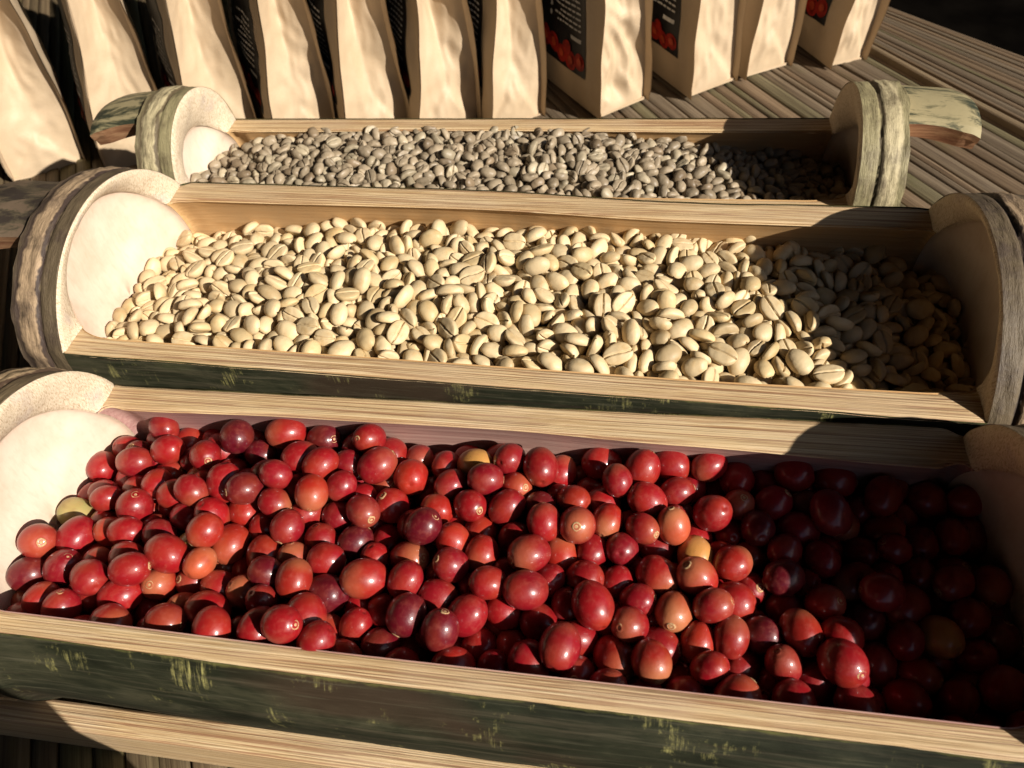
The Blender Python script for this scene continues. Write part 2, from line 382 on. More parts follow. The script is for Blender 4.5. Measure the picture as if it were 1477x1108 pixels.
def build_tray(k, label, skin, ringcols, handlecols, inner, seed):
    t = TR[k]; z0 = t['z0']; zr = t['zr']; xl, xr = t['xl'], t['xr']
    T = empty('bamboo_tray', (0, t['yc'], 0), t['yaw']); tag(T, label, 'tray', 'bamboo trays set side by side on the slat table')
    th0 = math.atan2(t['h'], t['wo'])
    def wav(x, y, z): return nz(x * 18 + seed, y * 30, z * 30) * .0006
    # outer skin between the nodes
    def outer(u, v):
        x = xl + (xr - xl) * u; th = th0 - (math.pi + 2 * th0) * v
        r = sec(t, th) + wav(x, math.cos(th) * .1, math.sin(th) * .1) * (1 if 0.01 < v < .99 else 0)
        return (x, r * math.cos(th) * fac(k, x, 1 if math.cos(th) > 0 else -1, False), z0 + r * math.sin(th))
    ob('outer_wall', mesh('outer_wall', *grid(90, 72, outer, flip=True)), T, skin)
    # inner wall
    def inn(u, v):
        x = xl + (xr - xl) * u; r = ri(t, x); a = math.asin(min(1, t['h'] / r))
        th = a - (math.pi + 2 * a) * v
        rr = r + (wav(x, math.cos(th) * .1, 5) if 0 < v < 1 else 0)
        return (x, rr * math.cos(th) * fac(k, x, 1 if math.cos(th) > 0 else -1, True), z0 + rr * math.sin(th))
    xs = 120
    def inn2(u, v):
        uu = .5 - .5 * math.cos(math.pi * u); return inn(uu, v)
    ob('inner_wall', mesh('inner_wall', *grid(xs, 48, inn2)), T, inner)
    # two rims
    for sd in (1, -1):
        def rim(u, v):
            x = xl + (xr - xl) * (.5 - .5 * math.cos(math.pi * u)); yi = math.sqrt(max(0, ri(t, x) ** 2 - t['h'] ** 2)) * fac(k, x, sd, True); yo = t['wo'] * fac(k, x, sd, False)
            e = min(v, 1 - v); dz = -.0009 * (1 - min(1, e / .12)) ** 2
            y = yi + (yo - yi) * v + (-.0002 if v == 0 else (.0002 if v == 1 else 0))
            z = zr + dz + nz(x * 9 + seed, sd * 3, 1) * .0008 * min(1, e * 4) + nz(x * 60, y * 500, seed) * .00022 * min(1, e * 5)
            return (x, sd * y, z)
        ob('rim', mesh('rim', *grid(160, 14, rim, flip=(sd < 0))), T, K['rim'])
    # ends
    for sg, xe in ((-1, xl), (1, xr)):
        ringw = .022
        def rr(s, th):
            b = 0
            b += .0006 * sm(.0092, .0105, s) * sm(.0185, .016, s) - .0009 * math.exp(-((s - .0084) / .0006) ** 2)
            b += nz(s * 220, math.cos(th) * 7 + seed, math.sin(th) * 7) * .0006 + nz(s * 500, math.cos(th) * 26 + seed, math.sin(th) * 26) * .0008 * sm(.0095, .011, s)
            return rad(t, th) + b * sm(0, .003, s)
        n = 110
        def ring(u, v):
            th = 2 * math.pi * v; s = ringw * u + (.0012 * nz(math.cos(th) * 5, math.sin(th) * 5, seed + sg) if u == 1 else 0)
            r = rr(s, th); return (xe + sg * s, r * math.cos(th), z0 + r * math.sin(th))
        A = grid(26, n, ring, closed=True, flip=(sg > 0))
        def endf(u, v):   # outer end face then hollow stub back to the far side of the diaphragm
            th = 2 * math.pi * v; ro = ring(1, v); 
            r_o = math.hypot(ro[1], ro[2] - z0); r_i = t['Ri']
            if u < .5: r = r_o + (r_i - r_o) * (u / .5); return (ro[0], r * math.cos(th), z0 + r * math.sin(th))
            q = (u - .5) / .5; return (xe + sg * (ringw - .007 * q), r_i * math.cos(th) * (1 if q < 1 else 0.0), z0 + r_i * math.sin(th) * (1 if q < 1 else 0.0))
        B = grid(6, n, endf, closed=True, flip=(sg > 0))
        ob('node_ring', mesh('node_ring', *A), T, m_ring(xe, sg, ringcols))
        ob('ring_end', mesh('ring_end', *B, False), T, K['ann'])
        # sawn face: annulus above the rim plane
        re_ = t['Re']; ai = math.asin(t['h'] / re_)
        def ann(u, v):
            tho = th0 + (math.pi - 2 * th0) * u; thi = ai + (math.pi - 2 * ai) * u
            ro = rad(t, tho); a = Vector((ro * math.cos(tho), ro * math.sin(tho)))
            rix = re_ + .004 * math.sin(math.pi * u)
            b = Vector((rix * math.cos(thi), rix * math.sin(thi)))
            p = b + (a - b) * v; e = min(v, 1 - v)
            x = xe - sg * (.0006 - .0010 * (1 - min(1, e / .1)) ** 2 + nz(p.x * 120, p.y * 120, seed) * .0005)
            x += sg * .0085 * (1 - v) ** 2.2 * math.sin(math.pi * u) ** .6
            return (x, p.x, z0 + p.y)
        ob('sawn_face', mesh('sawn_face', *grid(80, 12, ann, flip=(sg < 0))), T, K['ann'])
        # diaphragm: concave recess
        def dia(u, v):
            th = 2 * math.pi * v; s_ = math.sin(th)
            top_ = sm(math.sin(ai) - .1, 1, s_)
            r = (re_ + .004 * top_) * math.cos(u * math.pi / 2)
            x = xe + sg * ((.0125 + .001 * nz(th, u * 3, seed)) * math.sin(u * math.pi / 2) ** .8 + .0075 * top_ * (1 - u))
            return (x, r * math.cos(th), z0 + r * math.sin(th))
        ob('end_wall', mesh('end_wall', *grid(26, 72, dia, closed=True, flip=(sg < 0))), T, K['end'])
        # handle: strip of the culm wall left standing beyond the node, at the top
        L = .058 if k == 'B' else .075
        lo, hi = (math.radians(68), math.radians(107)) if k == 'B' else (math.radians(66), math.radians(110))
        def hnd(u, v):
            s = .0165 + (L - .0165) * u
            wdn = 1 - .10 * math.sin(math.pi * min(1, u * 1.3)) + .10 * u
            q = v * 4
            rt = t['apex'] - z0 - .003 + nz(s * 40, seed, sg) * .001; rb = rt - .0085 - .004 * u
            tilt = -.004 * u
            cut = .002 * u ** 8
            mid = (lo + hi) / 2; hw = (hi - lo) / 2 * wdn
            if q <= 1: th = mid - hw; r = rb + (rt - rb) * q
            elif q <= 2: th = mid - hw + 2 * hw * (q - 1); r = rt - (.0007 if q in (1, 2) else 0)
            elif q <= 3: th = mid + hw; r = rt + (rb - rt) * (q - 2)
            else: th = mid + hw - 2 * hw * (q - 3); r = rb
            xx = xe + sg * (s - 0.002 * sm(.8, 1, u) * abs((th - mid) / hw) ** 2)
            return (xx, r * math.cos(th), z0 + r * math.sin(th) + tilt - (cut if q < 2.5 else -cut * .3))
        hv, hf = grid(24, 40, hnd, closed=False, flip=(sg > 0))
        c = 41; last = 24 * c
        hf.append(tuple(last + i for i in range(40)) if sg > 0 else tuple(last + i for i in range(39, -1, -1)))
        me = mesh('handle', hv, hf, False); me.materials.append(m_handle(handlecols)); me.materials.append(K['side'])
        for p in me.polygons:
            j = p.index % 40 if p.index < 24 * 40 else 0
            p.material_index = 0 if (10 <= j < 20 and p.index < 24 * 40) else 1
        ob('handle', me, T)
    return T
def m_side():
    M = Mat('cut_bamboo_side', .6, .25); f = M.noise(M.coord((8, 300, 300)), 1, 4, .7)
    M.base(M.ramp(f, [(.35, (.22, .09, .045)), (.65, (.48, .27, .14))])); M.bump(f, .5, .0006); return M.m
K['side'] = m_side()
dgreen = (.12, .13, .07)
build_tray('F', 'nearest bamboo tray, filled with red coffee cherries', m_skin('F', 0, TR['F']['zr']),
           ((.22, .16, .09), (.09, .055, .035), (.46, .33, .19)), ((.12, .12, .07), (.30, .26, .14), (.2, .18, .1)), K['inner_stained'], 1.3)
build_tray('M', 'middle bamboo tray, filled with cream coloured parchment coffee beans', m_skin('M', 0, TR['M']['zr']),
           ((.13, .095, .055), (.055, .036, .028), (.40, .28, .17)), ((.05, .038, .030), (.10, .08, .05), (.17, .12, .08)), K['inner'], 4.7)
build_tray('B', 'farthest bamboo tray, filled with small grey green coffee beans', m_skin('B', 1, TR['B']['zr']),
           ((.31, .265, .14), (.12, .09, .05), (.50, .42, .25)), ((.035, .042, .026), (.19, .165, .09), (.36, .30, .165)), K['inner'], 8.1)

# lath lying along the foot of the nearest tray
t = TR['F']
T = empty('bamboo_lath', (0, t['yc'], 0), t['yaw']); tag(T, 'pale split bamboo lath lying along the foot of the nearest tray', 'bamboo lath')
def lath(u, v):
    x = -.26 + .50 * u
    prof = [(0, 0), (0, 1), (.08, 1.03), (.5, 1.05), (.92, 1.03), (1, 1), (1, 0)]
    px, pz = prof[int(round(v * 6))]
    bend = sm(-.12, -.22, x)
    y = -(.0560 + .0104 * px)
    return (x, y, .001 + LZ * pz + nz(x * 40, px * 9, 2) * .0004)
LZ = .030
v, f = grid(80, 6, lath); f += [tuple(range(7)), tuple(80 * 7 + i for i in range(6, -1, -1))]
ob('strip', mesh('strip', v, f, False), T, K['rim'])
# ------------------------------------------------------------------ kraft coffee bags in a row behind the trays
def make_bag(name, label, loc, yaw, D0, seed, lean=0, twist=0, pin=1.0):
    GD = 1.0 if pin > .5 else .35; CR = .011 if 'dented' in label else .0020
    T = empty(name, (loc[0], loc[1], .0015), math.radians(yaw)); tag(T, label, 'coffee bag', 'kraft paper coffee bags standing in a row')
    T.rotation_euler = (math.radians(random.uniform(-1, 1.5)), math.radians(lean), math.radians(yaw))
    W, H = .088, .235
    rnd = random.Random(seed); a1, a2, a3 = [rnd.uniform(-1, 1) for _ in range(3)]
    def D(h):
        q = h / H
        return D0 * (1 - (.34 * sm(.05, .62, q) + .1 * q) * pin - .40 * sm(.6, 1, q)) * (1 + .05 * a1 * math.sin(q * 9 + a2 * 3)) + .001
    def cx(h): return D0 / 2 + .004 * a2 * math.sin(h * 22 + a1) * sm(0, .05, h) + twist * h * h
    def wr(y, h, k): return (nz(y * 22 + k, h * 22, seed) * .0022 + nz(y * 60, h * 45 + k, seed) * .0007 - abs(nz(y * 26 + k, h * 34, seed * 2)) * .0026) * sm(0, .03, h)
    def g(h): return (.0012 + .0045 * sm(.008, .05, h) + .020 * sm(.03, .14, h)) * (1 + .25 * a3) * GD
    def face(sd, y, h):
        bul = .004 * math.sin(math.pi * min(1, h / H)) * (1 - (2 * (y / W) - 1) ** 2)
        edge = sm(0, .012, y) * sm(W, W - .012, y)
        return cx(h) + sd * (D(h) / 2 + bul * edge) + wr(y, h, sd * 7) * edge
    F = .0065
    # faces carry the fins: they run on past the corner towards the viewer and away
    parts = []
    for sd in (-1, 1):
        for off in (0, -sd * .0007):
            def fc(u, v, sd=sd, off=off):
                h = H * u; y = -F + (W + 2 * F) * v
                flare = sd * .0022 * (sm(0, -F, y) + sm(W, W + F, y)) * (.4 + .8 * nz(h * 30, seed, y * 3 + sd)) 
                yy = y + .0010 * nz(h * 40, sd, seed) * (1 if v in (0, 1) else 0)
                if h < .006: flare *= .4
                return (face(sd, max(0, min(W, y)), h) + flare + off, yy, h)
            parts.append(grid(60, 34, fc, flip=(sd > 0) ^ (off != 0)))
    ob('paper_face', mesh('paper_face', *join(parts)), T, K['kraft'])
    # gussets: inward V fold that begins above the flat bottom
    for y0, sy in ((0, 1), (W, -1)):
        def gus(u, v):
            h = H * u; q = 2 * v - 1; d = D(h) / 2
            shp = (1 - math.sqrt(q * q + .004) + .002)
            tri = sm(.0, 1, (h - .028 * (1 - abs(q)) * 0) / .03)
            dep = g(h) * shp * tri
            dep -= .0022 * math.sin(math.pi * min(1, h / .05)) * (1 - q * q) * (h < .05)
            dep -= .0022 * min(1, 7 * max(0, 1 - h / .034 - abs(q)))
            dent = .0022 * nz(q * 1.6 + seed, h * 30, 3) + .0011 * nz(q * 4 + seed, h * 75, 9) + CR * abs(nz(q * 1.1 + seed * 3, h * 42 + q * .7, 5)) + .0022 * abs(nz(q * 2.6 + h * 20, h * 60 - q, seed))
            dep += dent * (1 - q * q) * sm(0, .02, h)
            return (cx(h) + q * (d - .0003), y0 + sy * (dep + .0002), h)
        ob('gusset', mesh('gusset', *grid(90, 32, gus, flip=(sy < 0))), T, K['kraft'])
    ob('bottom', mesh('bottom', [(0, -.002, .0002), (D0, -.003, .0002), (D0, W + .002, .0002), (0, W + .002, .0002), (0, -.002, .002), (D0, -.003, .002), (D0, W + .002, .002), (0, W + .002, .002)],
                      [(0, 3, 2, 1), (4, 5, 6, 7), (0, 1, 5, 4), (1, 2, 6, 5), (2, 3, 7, 6), (3, 0, 4, 7)], False), T, K['kraft'])
    # printed panel on the face turned to the left
    def onface(y, h, o): return (face(-1, y, h) - o, y, h)
    ya, yb, ha, hb = .013, W - .013, .026, .195
    lab = ob('label_panel', mesh('label_panel', *grid(40, 16, lambda u, v: onface(ya + (yb - ya) * v, ha + (hb - ha) * u, .0005))), T, K['ink'])
    def quad(y0, y1, h0, h1, o=.0009, n=4):
        return grid(2, n, lambda u, v: onface(y0 + (y1 - y0) * v, h0 + (h1 - h0) * u, o))
    def oval(y, h, ry, rh, o=.0009, n=14):
        v = [onface(y, h, o)] + [onface(y + ry * math.cos(2 * math.pi * i / n), h + rh * math.sin(2 * math.pi * i / n), o) for i in range(n)]
        return v, [(0, 1 + (i + 1) % n, 1 + i) for i in range(n)]
    ov = [(.020, .037, .0062, .0068), (.031, .0345, .0070, .0075), (.043, .036, .0066, .0070), (.053, .041, .0068, .0080), (.064, .043, .0066, .0085), (.036, .043, .0052, .0055), (.0695, .036, .005, .0075)]
    ob('cherry_print', mesh('cherry_print', *join([oval(a, b, c, d, .0009 + i * .00012) for i, (a, b, c, d) in enumerate(ov)])), lab, K['red'])
    ob('cherry_print', mesh('cherry_print', *join([oval(a - .001, b + .001, c * .45, d * .45, .0020) for i, (a, b, c, d) in enumerate(ov[:5])])), lab, K['red2'])
    tx = [quad(.018, .031, .0515, .0545)]
    for i in range(9):
        h = .060 + i * .0042
        L = (.030, .034, .026, .033, .028, .022, .030, .018, .024)[i]
        y = .018
        while y < .018 + L:
            wl = rnd.uniform(.002, .006); tx.append(quad(y, min(y + wl, .018 + L), h, h + .0014, n=2)); y += wl + .0012
    for i in range(6): tx.append(oval(.058, .062 + i * .0062, .0017, .0019))
    ob('printed_text', mesh('printed_text', *join(tx)), lab, K['white'])
    lf = []
    for i in range(7):
        y = .022 + i * .006; h = .112 + .010 * math.sin(i * 1.7)
        vv = [onface(y, h, .0009), onface(y + .0014, h + .012, .0009), onface(y + .005, h + .024, .0009), onface(y + .0012, h + .014, .0009)]
        lf.append((vv, [(0, 1, 2, 3)]))
    ob('leaf_print', mesh('leaf_print', *join(lf)), lab, K['leaf'])
    # small grey print on the other face
    def onr(y, h): return (face(1, y, h) + .0006, y, h)
    gp = [grid(1, 3, lambda u, v, i=i: onr(.010 + .03 * v, .128 + i * .006 + .002 * u), flip=True) for i in range(4)]
    ob('back_print', mesh('back_print', *join(gp)), T, K['grey'])
    return T
random.seed(5)
BAGS = [  # near left corner x, y, yaw, gusset width, lean, text
 (-.372, .549, 24, .050, 9, 'leftmost kraft coffee bag in the row, cut by the left edge of the photo'),
 (-.296, .545, 22, .046, 10, 'second kraft coffee bag from the left, behind the middle tray handle'),
 (-.222, .540, 23, .046, 9, 'third kraft coffee bag from the left, rising behind the left end of the farthest tray'),
 (-.158, .538, 22, .043, 7, 'fourth kraft coffee bag from the left, narrow side lit below a slanting shadow'),
 (-.101, .536, 21, .044, 6, 'fifth kraft coffee bag from the left, with bulging narrow side'),
 (-.046, .534, 20, .045, 4, 'sixth kraft coffee bag from the left, in the middle of the row'),
 (.010, .532, 18, .044, 4, 'seventh kraft coffee bag from the left, side fold nearly straight'),
 (.094, .526, 24, .043, -1, 'kraft coffee bag with dented crumpled narrow side, fourth from the right'),
 (.167, .538, 22, .044, 0, 'third kraft coffee bag from the right, red cherries printed on its black label'),
 (.2155, .555, 20, .044, 3, 'second kraft coffee bag from the right, its label mostly hidden'),
 (.284, .555, 16, .034, 6, 'rightmost kraft coffee bag of the row, standing beside the bare slats')]
for i, (x, y, yaw, d, lean, lab) in enumerate(BAGS):
    make_bag('coffee_bag', lab, (x, y), yaw, d * (1.1 if i < 6 else 1), 3.7 * i + 1, lean, pin=(.35 if i > 6 else 1))
T = make_bag('coffee_bag', 'added bag shape out of view, casting the shadow at the lower left', (-.044, -.030), 139, .05, 77.7, 0, pin=.1)  # unseen shadow caster, added for the dark lower-left corner
T.scale = (1, 1, 1.25)
# ------------------------------------------------------------------ cherries and beans (resting positions, one record each)
DATA = {}
DATA['F'] = [
993,-292,880,108,-108,-25,108,1496,-278,766,292,114,-12,102,125,-342,897,18,33,132,105,219,-186,879,-130,-214,85,109,890,-189,830,60,123,156,105,
415,-350,873,-8,-15,-123,98,-406,-278,863,-153,231,-24,106,1160,-26,838,22,-289,107,102,1212,-342,741,-4,131,208,99,1341,-133,772,31,147,122,102,
-589,-160,852,36,-286,-14,110,1035,266,825,218,-152,-74,110,-12,-156,879,254,52,-39,105,-1347,-146,872,-64,-255,-167,111,1441,-56,757,195,17,95,102,
-775,-395,979,-136,-32,-46,100,-18,-13,862,97,-270,94,109,858,11,800,34,83,-265,98,1373,-314,728,-178,-118,-7,88,1549,73,747,62,-118,-146,98,
-275,-327,885,52,-74,112,97,1418,58,774,75,-260,-99,94,301,-330,802,106,-82,-65,110,690,51,794,258,88,12,100,987,-62,790,245,-55,131,99,
1544,-97,707,50,-88,101,106,1228,-162,779,129,84,102,89,433,-27,800,20,3,-66,106,1235,368,796,-28,-59,117,100,488,-155,818,69,-142,-110,98,
563,-34,834,-137,-114,-228,107,1418,412,719,-159,65,67,110,-829,-201,883,157,169,108,104,599,-340,841,95,-109,-279,88,626,246,792,96,178,-129,108,
1141,-230,711,24,-68,120,105,1270,-243,704,-236,35,-81,102,-207,-244,828,116,-124,-238,104,670,-226,827,235,170,97,90,611,-140,860,237,-5,66,91,
-418,53,870,277,32,111,104,-1599,-265,872,96,277,7,100,26,-387,835,247,-149,-91,109,1003,113,762,50,148,142,97,-24,371,827,-136,-147,132,110,
-663,312,848,18,-19,64,108,-1802,-76,790,101,-118,-143,107,-1439,-232,902,300,49,-17,94,829,-294,823,-2,-196,53,88,343,-229,851,84,-222,29,94,
-1909,-131,836,-67,-52,-55,107,-1224,-53,896,-9,82,-206,96,-758,-93,825,-254,2,38,98,770,-198,796,106,117,-258,96,1467,254,741,41,4,161,89,
1457,-166,724,-7,224,110,87,-1156,-55,803,-175,232,-34,104,-1042,-410,910,-93,63,-91,100,-291,-76,848,124,-38,281,94,931,441,792,28,200,125,105,
567,-241,796,124,-113,-164,95,-442,-148,845,-103,222,-21,99,-130,187,820,-14,146,-182,99,140,119,854,187,-149,119,107,388,262,820,-63,-255,-85,102,
-1908,-247,794,-2,-28,-261,100,-871,144,887,-241,193,14,98,-1239,-393,871,-144,3,-27,99,-225,283,851,146,24,-1,100,-1136,133,899,-27,-87,-224,100,
-1670,-378,836,148,-4,163,101,787,207,775,-113,-25,175,99,1255,-31,747,37,-26,-243,110,482,158,834,-170,-178,-128,93,-143,-143,879,-46,-58,-279,89,
20,116,859,73,-12,176,97,-533,300,796,153,208,-36,109,-666,-418,924,99,-83,-250,94,930,-316,752,177,-75,-179,109,937,231,747,-19,-50,297,102,
-1483,-301,819,72,46,45,104,1040,-404,810,-241,157,13,101,-1771,-216,807,-55,-98,0,107,-725,-213,810,-36,155,229,111,852,325,758,-88,-90,-9,102,
-934,10,857,87,-90,-166,94,1018,-183,817,-6,254,103,97,-582,174,778,-64,-186,-76,106,1084,446,761,-283,18,-5,106,1105,40,749,-9,101,-237,105,
-317,-185,805,105,31,-47,102,-1091,440,837,2,-136,-245,109,365,395,824,-84,-124,28,106,1125,-94,739,99,150,-82,98,-1295,405,840,156,233,18,105,
-1606,60,812,117,-74,103,106,-195,-9,815,-151,206,-48,96,-1718,274,794,-35,141,-266,100,-587,-318,816,-104,220,45,87,-882,281,874,20,-1,-220,99,
851,-421,822,205,-198,-71,106,-1213,-164,859,167,142,38,87,41,-237,795,-1,12,-85,102,686,-91,786,79,132,-262,110,1251,174,767,-89,-157,-221,85,
677,-429,852,229,105,42,106,-85,-209,800,259,-14,-86,93,1537,397,760,124,18,26,94,1361,228,715,-124,-22,140,98,373,137,836,120,-71,-24,88,
1333,106,713,-212,2,148,100,-744,-326,884,212,-139,-81,110,-488,-375,794,-32,116,92,105,368,-125,811,82,-36,20,89,-686,9,785,51,9,86,96,
-668,109,843,180,-92,-15,96,618,451,795,65,-225,-166,94,-1122,-329,835,42,43,298,109,-1356,115,883,55,37,-52,91,1158,178,711,111,247,-24,89,
274,322,848,-71,-142,132,90,873,126,780,89,35,69,89,304,69,797,15,113,90,92,-1370,-233,797,120,-159,46,95,-1577,-57,830,-168,-10,4,91,
728,434,739,-193,-158,107,105,245,166,819,-154,184,-110,90,-1391,300,843,35,-68,-61,100,-885,-390,896,55,119,87,110,-1025,197,913,-66,-208,-194,90,
180,-61,803,48,253,-71,100,-948,-179,865,-255,28,57,89,-269,179,825,-70,-28,-79,93,207,452,756,-118,28,55,107,-1595,339,803,-53,149,249,98,
1247,271,716,275,64,34,99,500,329,785,143,25,32,91,-1012,102,865,1,51,-19,90,-149,397,827,153,129,-4,98,-779,204,854,-112,263,33,88,
-308,31,816,66,79,-104,99,477,451,784,33,179,235,100,-366,275,801,122,-287,15,91,-1250,173,860,62,61,-146,105,-1923,288,707,166,223,24,98,
-465,-40,784,155,-55,35,107,-159,-327,746,221,190,48,100,297,-52,778,76,38,112,86,-1444,-418,860,271,-71,-4,104,-1783,-344,817,-178,-103,108,91,
85,34,767,37,-34,190,103,-721,423,865,42,-188,-69,94,199,60,777,-87,93,-164,91,565,77,770,-5,-58,164,100,116,241,819,61,275,-64,89,
-1764,98,790,41,-148,-236,86,879,-73,707,-65,37,-66,109,-990,324,838,263,99,-44,109,-1022,-239,806,97,-145,174,102,1548,297,678,144,-48,-139,103,
-1915,53,714,8,72,-26,99,-928,-280,855,120,101,-92,86,129,-165,804,-7,-1,-137,86,-787,114,779,47,255,5,95,-942,451,794,-99,-33,-54,105,
-817,-1,778,29,-143,112,104,725,305,762,148,-104,119,92,-1007,-90,803,119,-46,-132,105,709,-288,738,-197,-50,118,98,-218,-426,821,216,68,-144,111,
434,-271,777,-147,-32,-41,109,-1200,369,777,-32,-302,47,90,-1158,97,791,182,229,32,102,-89,-406,805,-42,-30,185,88,44,409,733,-258,-145,-31,103,
56,-81,804,-143,40,259,92,-1257,41,835,235,7,-183,101,432,114,734,-10,55,43,97,-504,-251,798,89,184,162,88,-1142,-221,785,-3,-215,143,95,
-396,162,808,16,110,258,89,-79,70,783,270,-134,-58,102,-1571,177,796,-155,-120,175,96,-1376,48,792,-151,-3,57,101,-1659,445,806,-65,-193,197,95,
-226,106,753,191,-231,55,102,-288,377,799,-67,52,267,101,172,-273,794,111,44,-14,97,181,-391,801,-162,20,-188,94,-579,47,718,-244,183,1,103,
-591,-51,781,4,123,-52,89,-1449,-50,808,-78,-267,40,96,223,271,755,-57,72,-222,105,-412,380,769,89,-137,-108,90,695,220,696,108,185,-5,90,
520,-437,807,-98,-3,113,108,-1460,127,819,26,-193,-233,94,-116,300,783,-127,-31,-82,92,-1049,37,780,76,-210,-122,99,-791,324,820,-14,-66,218,87,
1344,-163,654,57,191,204,107,1177,355,688,178,-5,189,94,839,436,697,126,-87,-106,100,-888,-102,795,-119,-189,-33,104,750,-2,710,-136,-60,-111,103,
-1676,-37,773,13,-264,29,93,-5,206,778,-214,126,-60,106,-541,431,726,-154,52,-168,93,-1258,-197,761,-7,-194,-83,100,814,-327,717,-89,21,-224,98,
283,-439,860,-143,-59,-68,89,1330,348,673,-162,-208,-126,92,986,335,723,125,152,221,102,-34,-322,741,144,263,79,106,-1510,-171,828,10,-156,181,104,
-655,421,758,-60,29,174,110,765,123,697,-170,47,-191,98,-399,-348,715,15,-58,-128,98,-1576,435,713,-22,21,-164,104,1403,9,671,-45,-294,-38,97,
-909,109,790,185,82,29,94,939,29,721,-134,-47,270,89,1219,80,715,49,-120,70,89,-1389,-322,724,184,-64,-79,99,1453,-388,664,33,-147,232,103,
-1653,-183,794,-172,-186,48,91,-392,-440,820,-212,-37,199,100,1445,-252,662,-159,-1,177,92,-600,-444,830,-46,-149,263,108,1102,274,725,164,-203,93,90,
556,410,698,90,160,44,101,-605,-234,742,-129,99,-2,97,1454,127,676,20,-102,37,107,-1594,269,719,51,-18,27,91,-1860,394,697,-245,-38,156,90,
-717,203,763,-77,101,219,99,-1615,-301,765,-18,309,46,97,-463,285,701,-198,-133,-14,97,503,-342,712,-33,-39,-100,89,-1085,-129,728,234,-161,-78,97,
1046,195,659,110,-176,219,109,562,174,690,-8,20,-251,108,661,425,638,-187,-138,50,106,-98,-76,781,0,55,165,105,168,351,702,-12,96,-255,90,
-1680,177,740,-158,147,-162,94,-1242,-311,780,-16,-190,-81,94,-207,-134,791,140,207,-179,88,-1383,385,754,-85,117,-3,103,-962,203,811,-223,-83,121,91,
-652,296,717,212,-78,65,108,-1830,147,721,-50,-259,-32,96,-489,101,774,23,-109,72,89,1339,-437,720,50,41,-199,106,-1772,27,720,52,-79,-70,86,
-1493,341,735,-56,62,105,93,-689,-346,771,-83,-156,150,102,-1305,291,741,-23,-99,-149,95,272,-198,756,-172,-188,-99,109,1337,-297,623,17,-83,-292,95,
-1772,354,725,204,-8,236,89,-338,-63,731,195,148,-125,108,391,-441,785,106,-123,-196,106,1103,-349,699,154,154,-102,88,-785,441,768,236,117,-1,107,
1553,-390,729,169,141,179,91,344,25,698,-130,-70,249,103,432,-145,727,44,88,92,90,1534,22,644,-56,30,234,109,-972,-393,809,173,-122,-110,103,
-1769,240,699,-43,55,-77,91,1416,341,599,177,-179,-176,95,64,291,733,-161,28,10,89,-118,-211,689,143,-87,-65,109,130,436,628,-59,-172,-184,105,
653,109,707,20,138,-168,90,-332,199,719,13,10,276,101,-1925,167,671,-172,-116,136,88,-1927,-329,699,-76,-186,28,92,-1467,452,714,94,118,183,85,
-1288,452,723,11,217,147,100,-440,29,688,270,-151,12,96,-1351,185,799,-84,96,-17,95,-328,447,700,-279,37,69,107,1282,451,721,34,-43,4,98,
-1528,6,744,54,53,67,88,-1506,112,716,64,24,-62,88,1453,245,641,-194,-197,2,87,1217,-125,673,-138,166,-199,92,340,189,739,71,-270,-5,103,
-1204,-102,694,-15,-173,183,103,-321,-303,781,17,55,261,92,-1725,-136,713,-27,20,-229,105,508,281,661,-159,218,126,103,-199,455,736,-52,8,32,95,
1553,-273,665,197,164,7,93,-210,235,750,56,-26,37,91,541,-96,718,71,242,-9,101,509,-223,695,-153,-226,146,97,-1306,-75,781,-219,-88,-18,108,
901,138,671,12,55,-298,109,-120,171,697,-8,-42,49,106,-1103,234,843,76,-143,-247,89,-659,143,688,-243,-115,116,92,-264,-321,683,93,211,145,96,
487,223,756,248,55,125,87,1542,160,588,-4,60,-118,107,-571,226,659,-264,13,88,92,403,446,684,37,180,232,108,1016,-345,620,136,29,123,90,
322,339,619,-34,-131,57,85,-948,2,751,-228,-170,64,87,-1616,100,700,-6,24,-199,85,-710,-204,694,-106,36,-127,91,1045,-283,764,91,-174,15,97,
629,-394,744,60,76,140,105,-799,-439,832,9,-51,-210,92,1540,-349,576,17,-160,179,99,-1858,-395,750,-40,63,40,96,761,-140,685,-56,-113,163,109,
980,446,676,-16,-233,141,100,-1044,-338,728,-42,-143,-4,92,801,-248,614,-35,-34,-177,95,-1323,-402,788,158,-179,-37,91,222,-327,689,-73,-75,114,106,
-349,-338,618,92,111,178,87,-1515,-362,712,-24,254,-32,104,-144,32,694,-100,-22,106,100,-1708,449,700,-288,-33,47,97,-1216,-440,760,135,-253,-107,110,
255,92,595,188,168,-13,109,-1421,246,740,19,52,-2,97,745,-445,745,-140,-125,16,106,242,-18,699,-245,115,6,90,809,241,658,68,265,-15,105,
-521,-145,740,119,-37,-3,101,-1555,-446,804,-11,81,24,100,1022,75,652,-22,-51,-37,97,515,83,606,76,-57,239,105,-1205,228,770,-305,-37,-37,96,
-775,337,713,122,-191,190,91,-1371,432,601,161,-92,-13,89,-1142,442,711,-210,-135,-44,108,-20,431,622,126,-36,116,109,-449,447,669,17,-133,-79,92,
89,-344,747,121,-73,89,86,-1928,-119,685,-65,-157,7,91,1089,5,589,64,-255,-34,100,-826,-315,789,83,76,206,106,-520,415,571,-156,215,99,97,
-1782,-300,706,-45,-11,-34,104,1164,254,628,-119,-161,-82,88,298,379,720,-121,-115,81,89,-861,454,687,-77,76,-75,86,826,-73,602,-196,11,28,98,
-1578,-117,727,-240,-53,-34,109,-9,-141,716,-263,44,-63,98,1106,439,636,-141,65,241,103,-88,406,720,-144,189,-75,101,-1671,344,705,75,-196,-120,88,
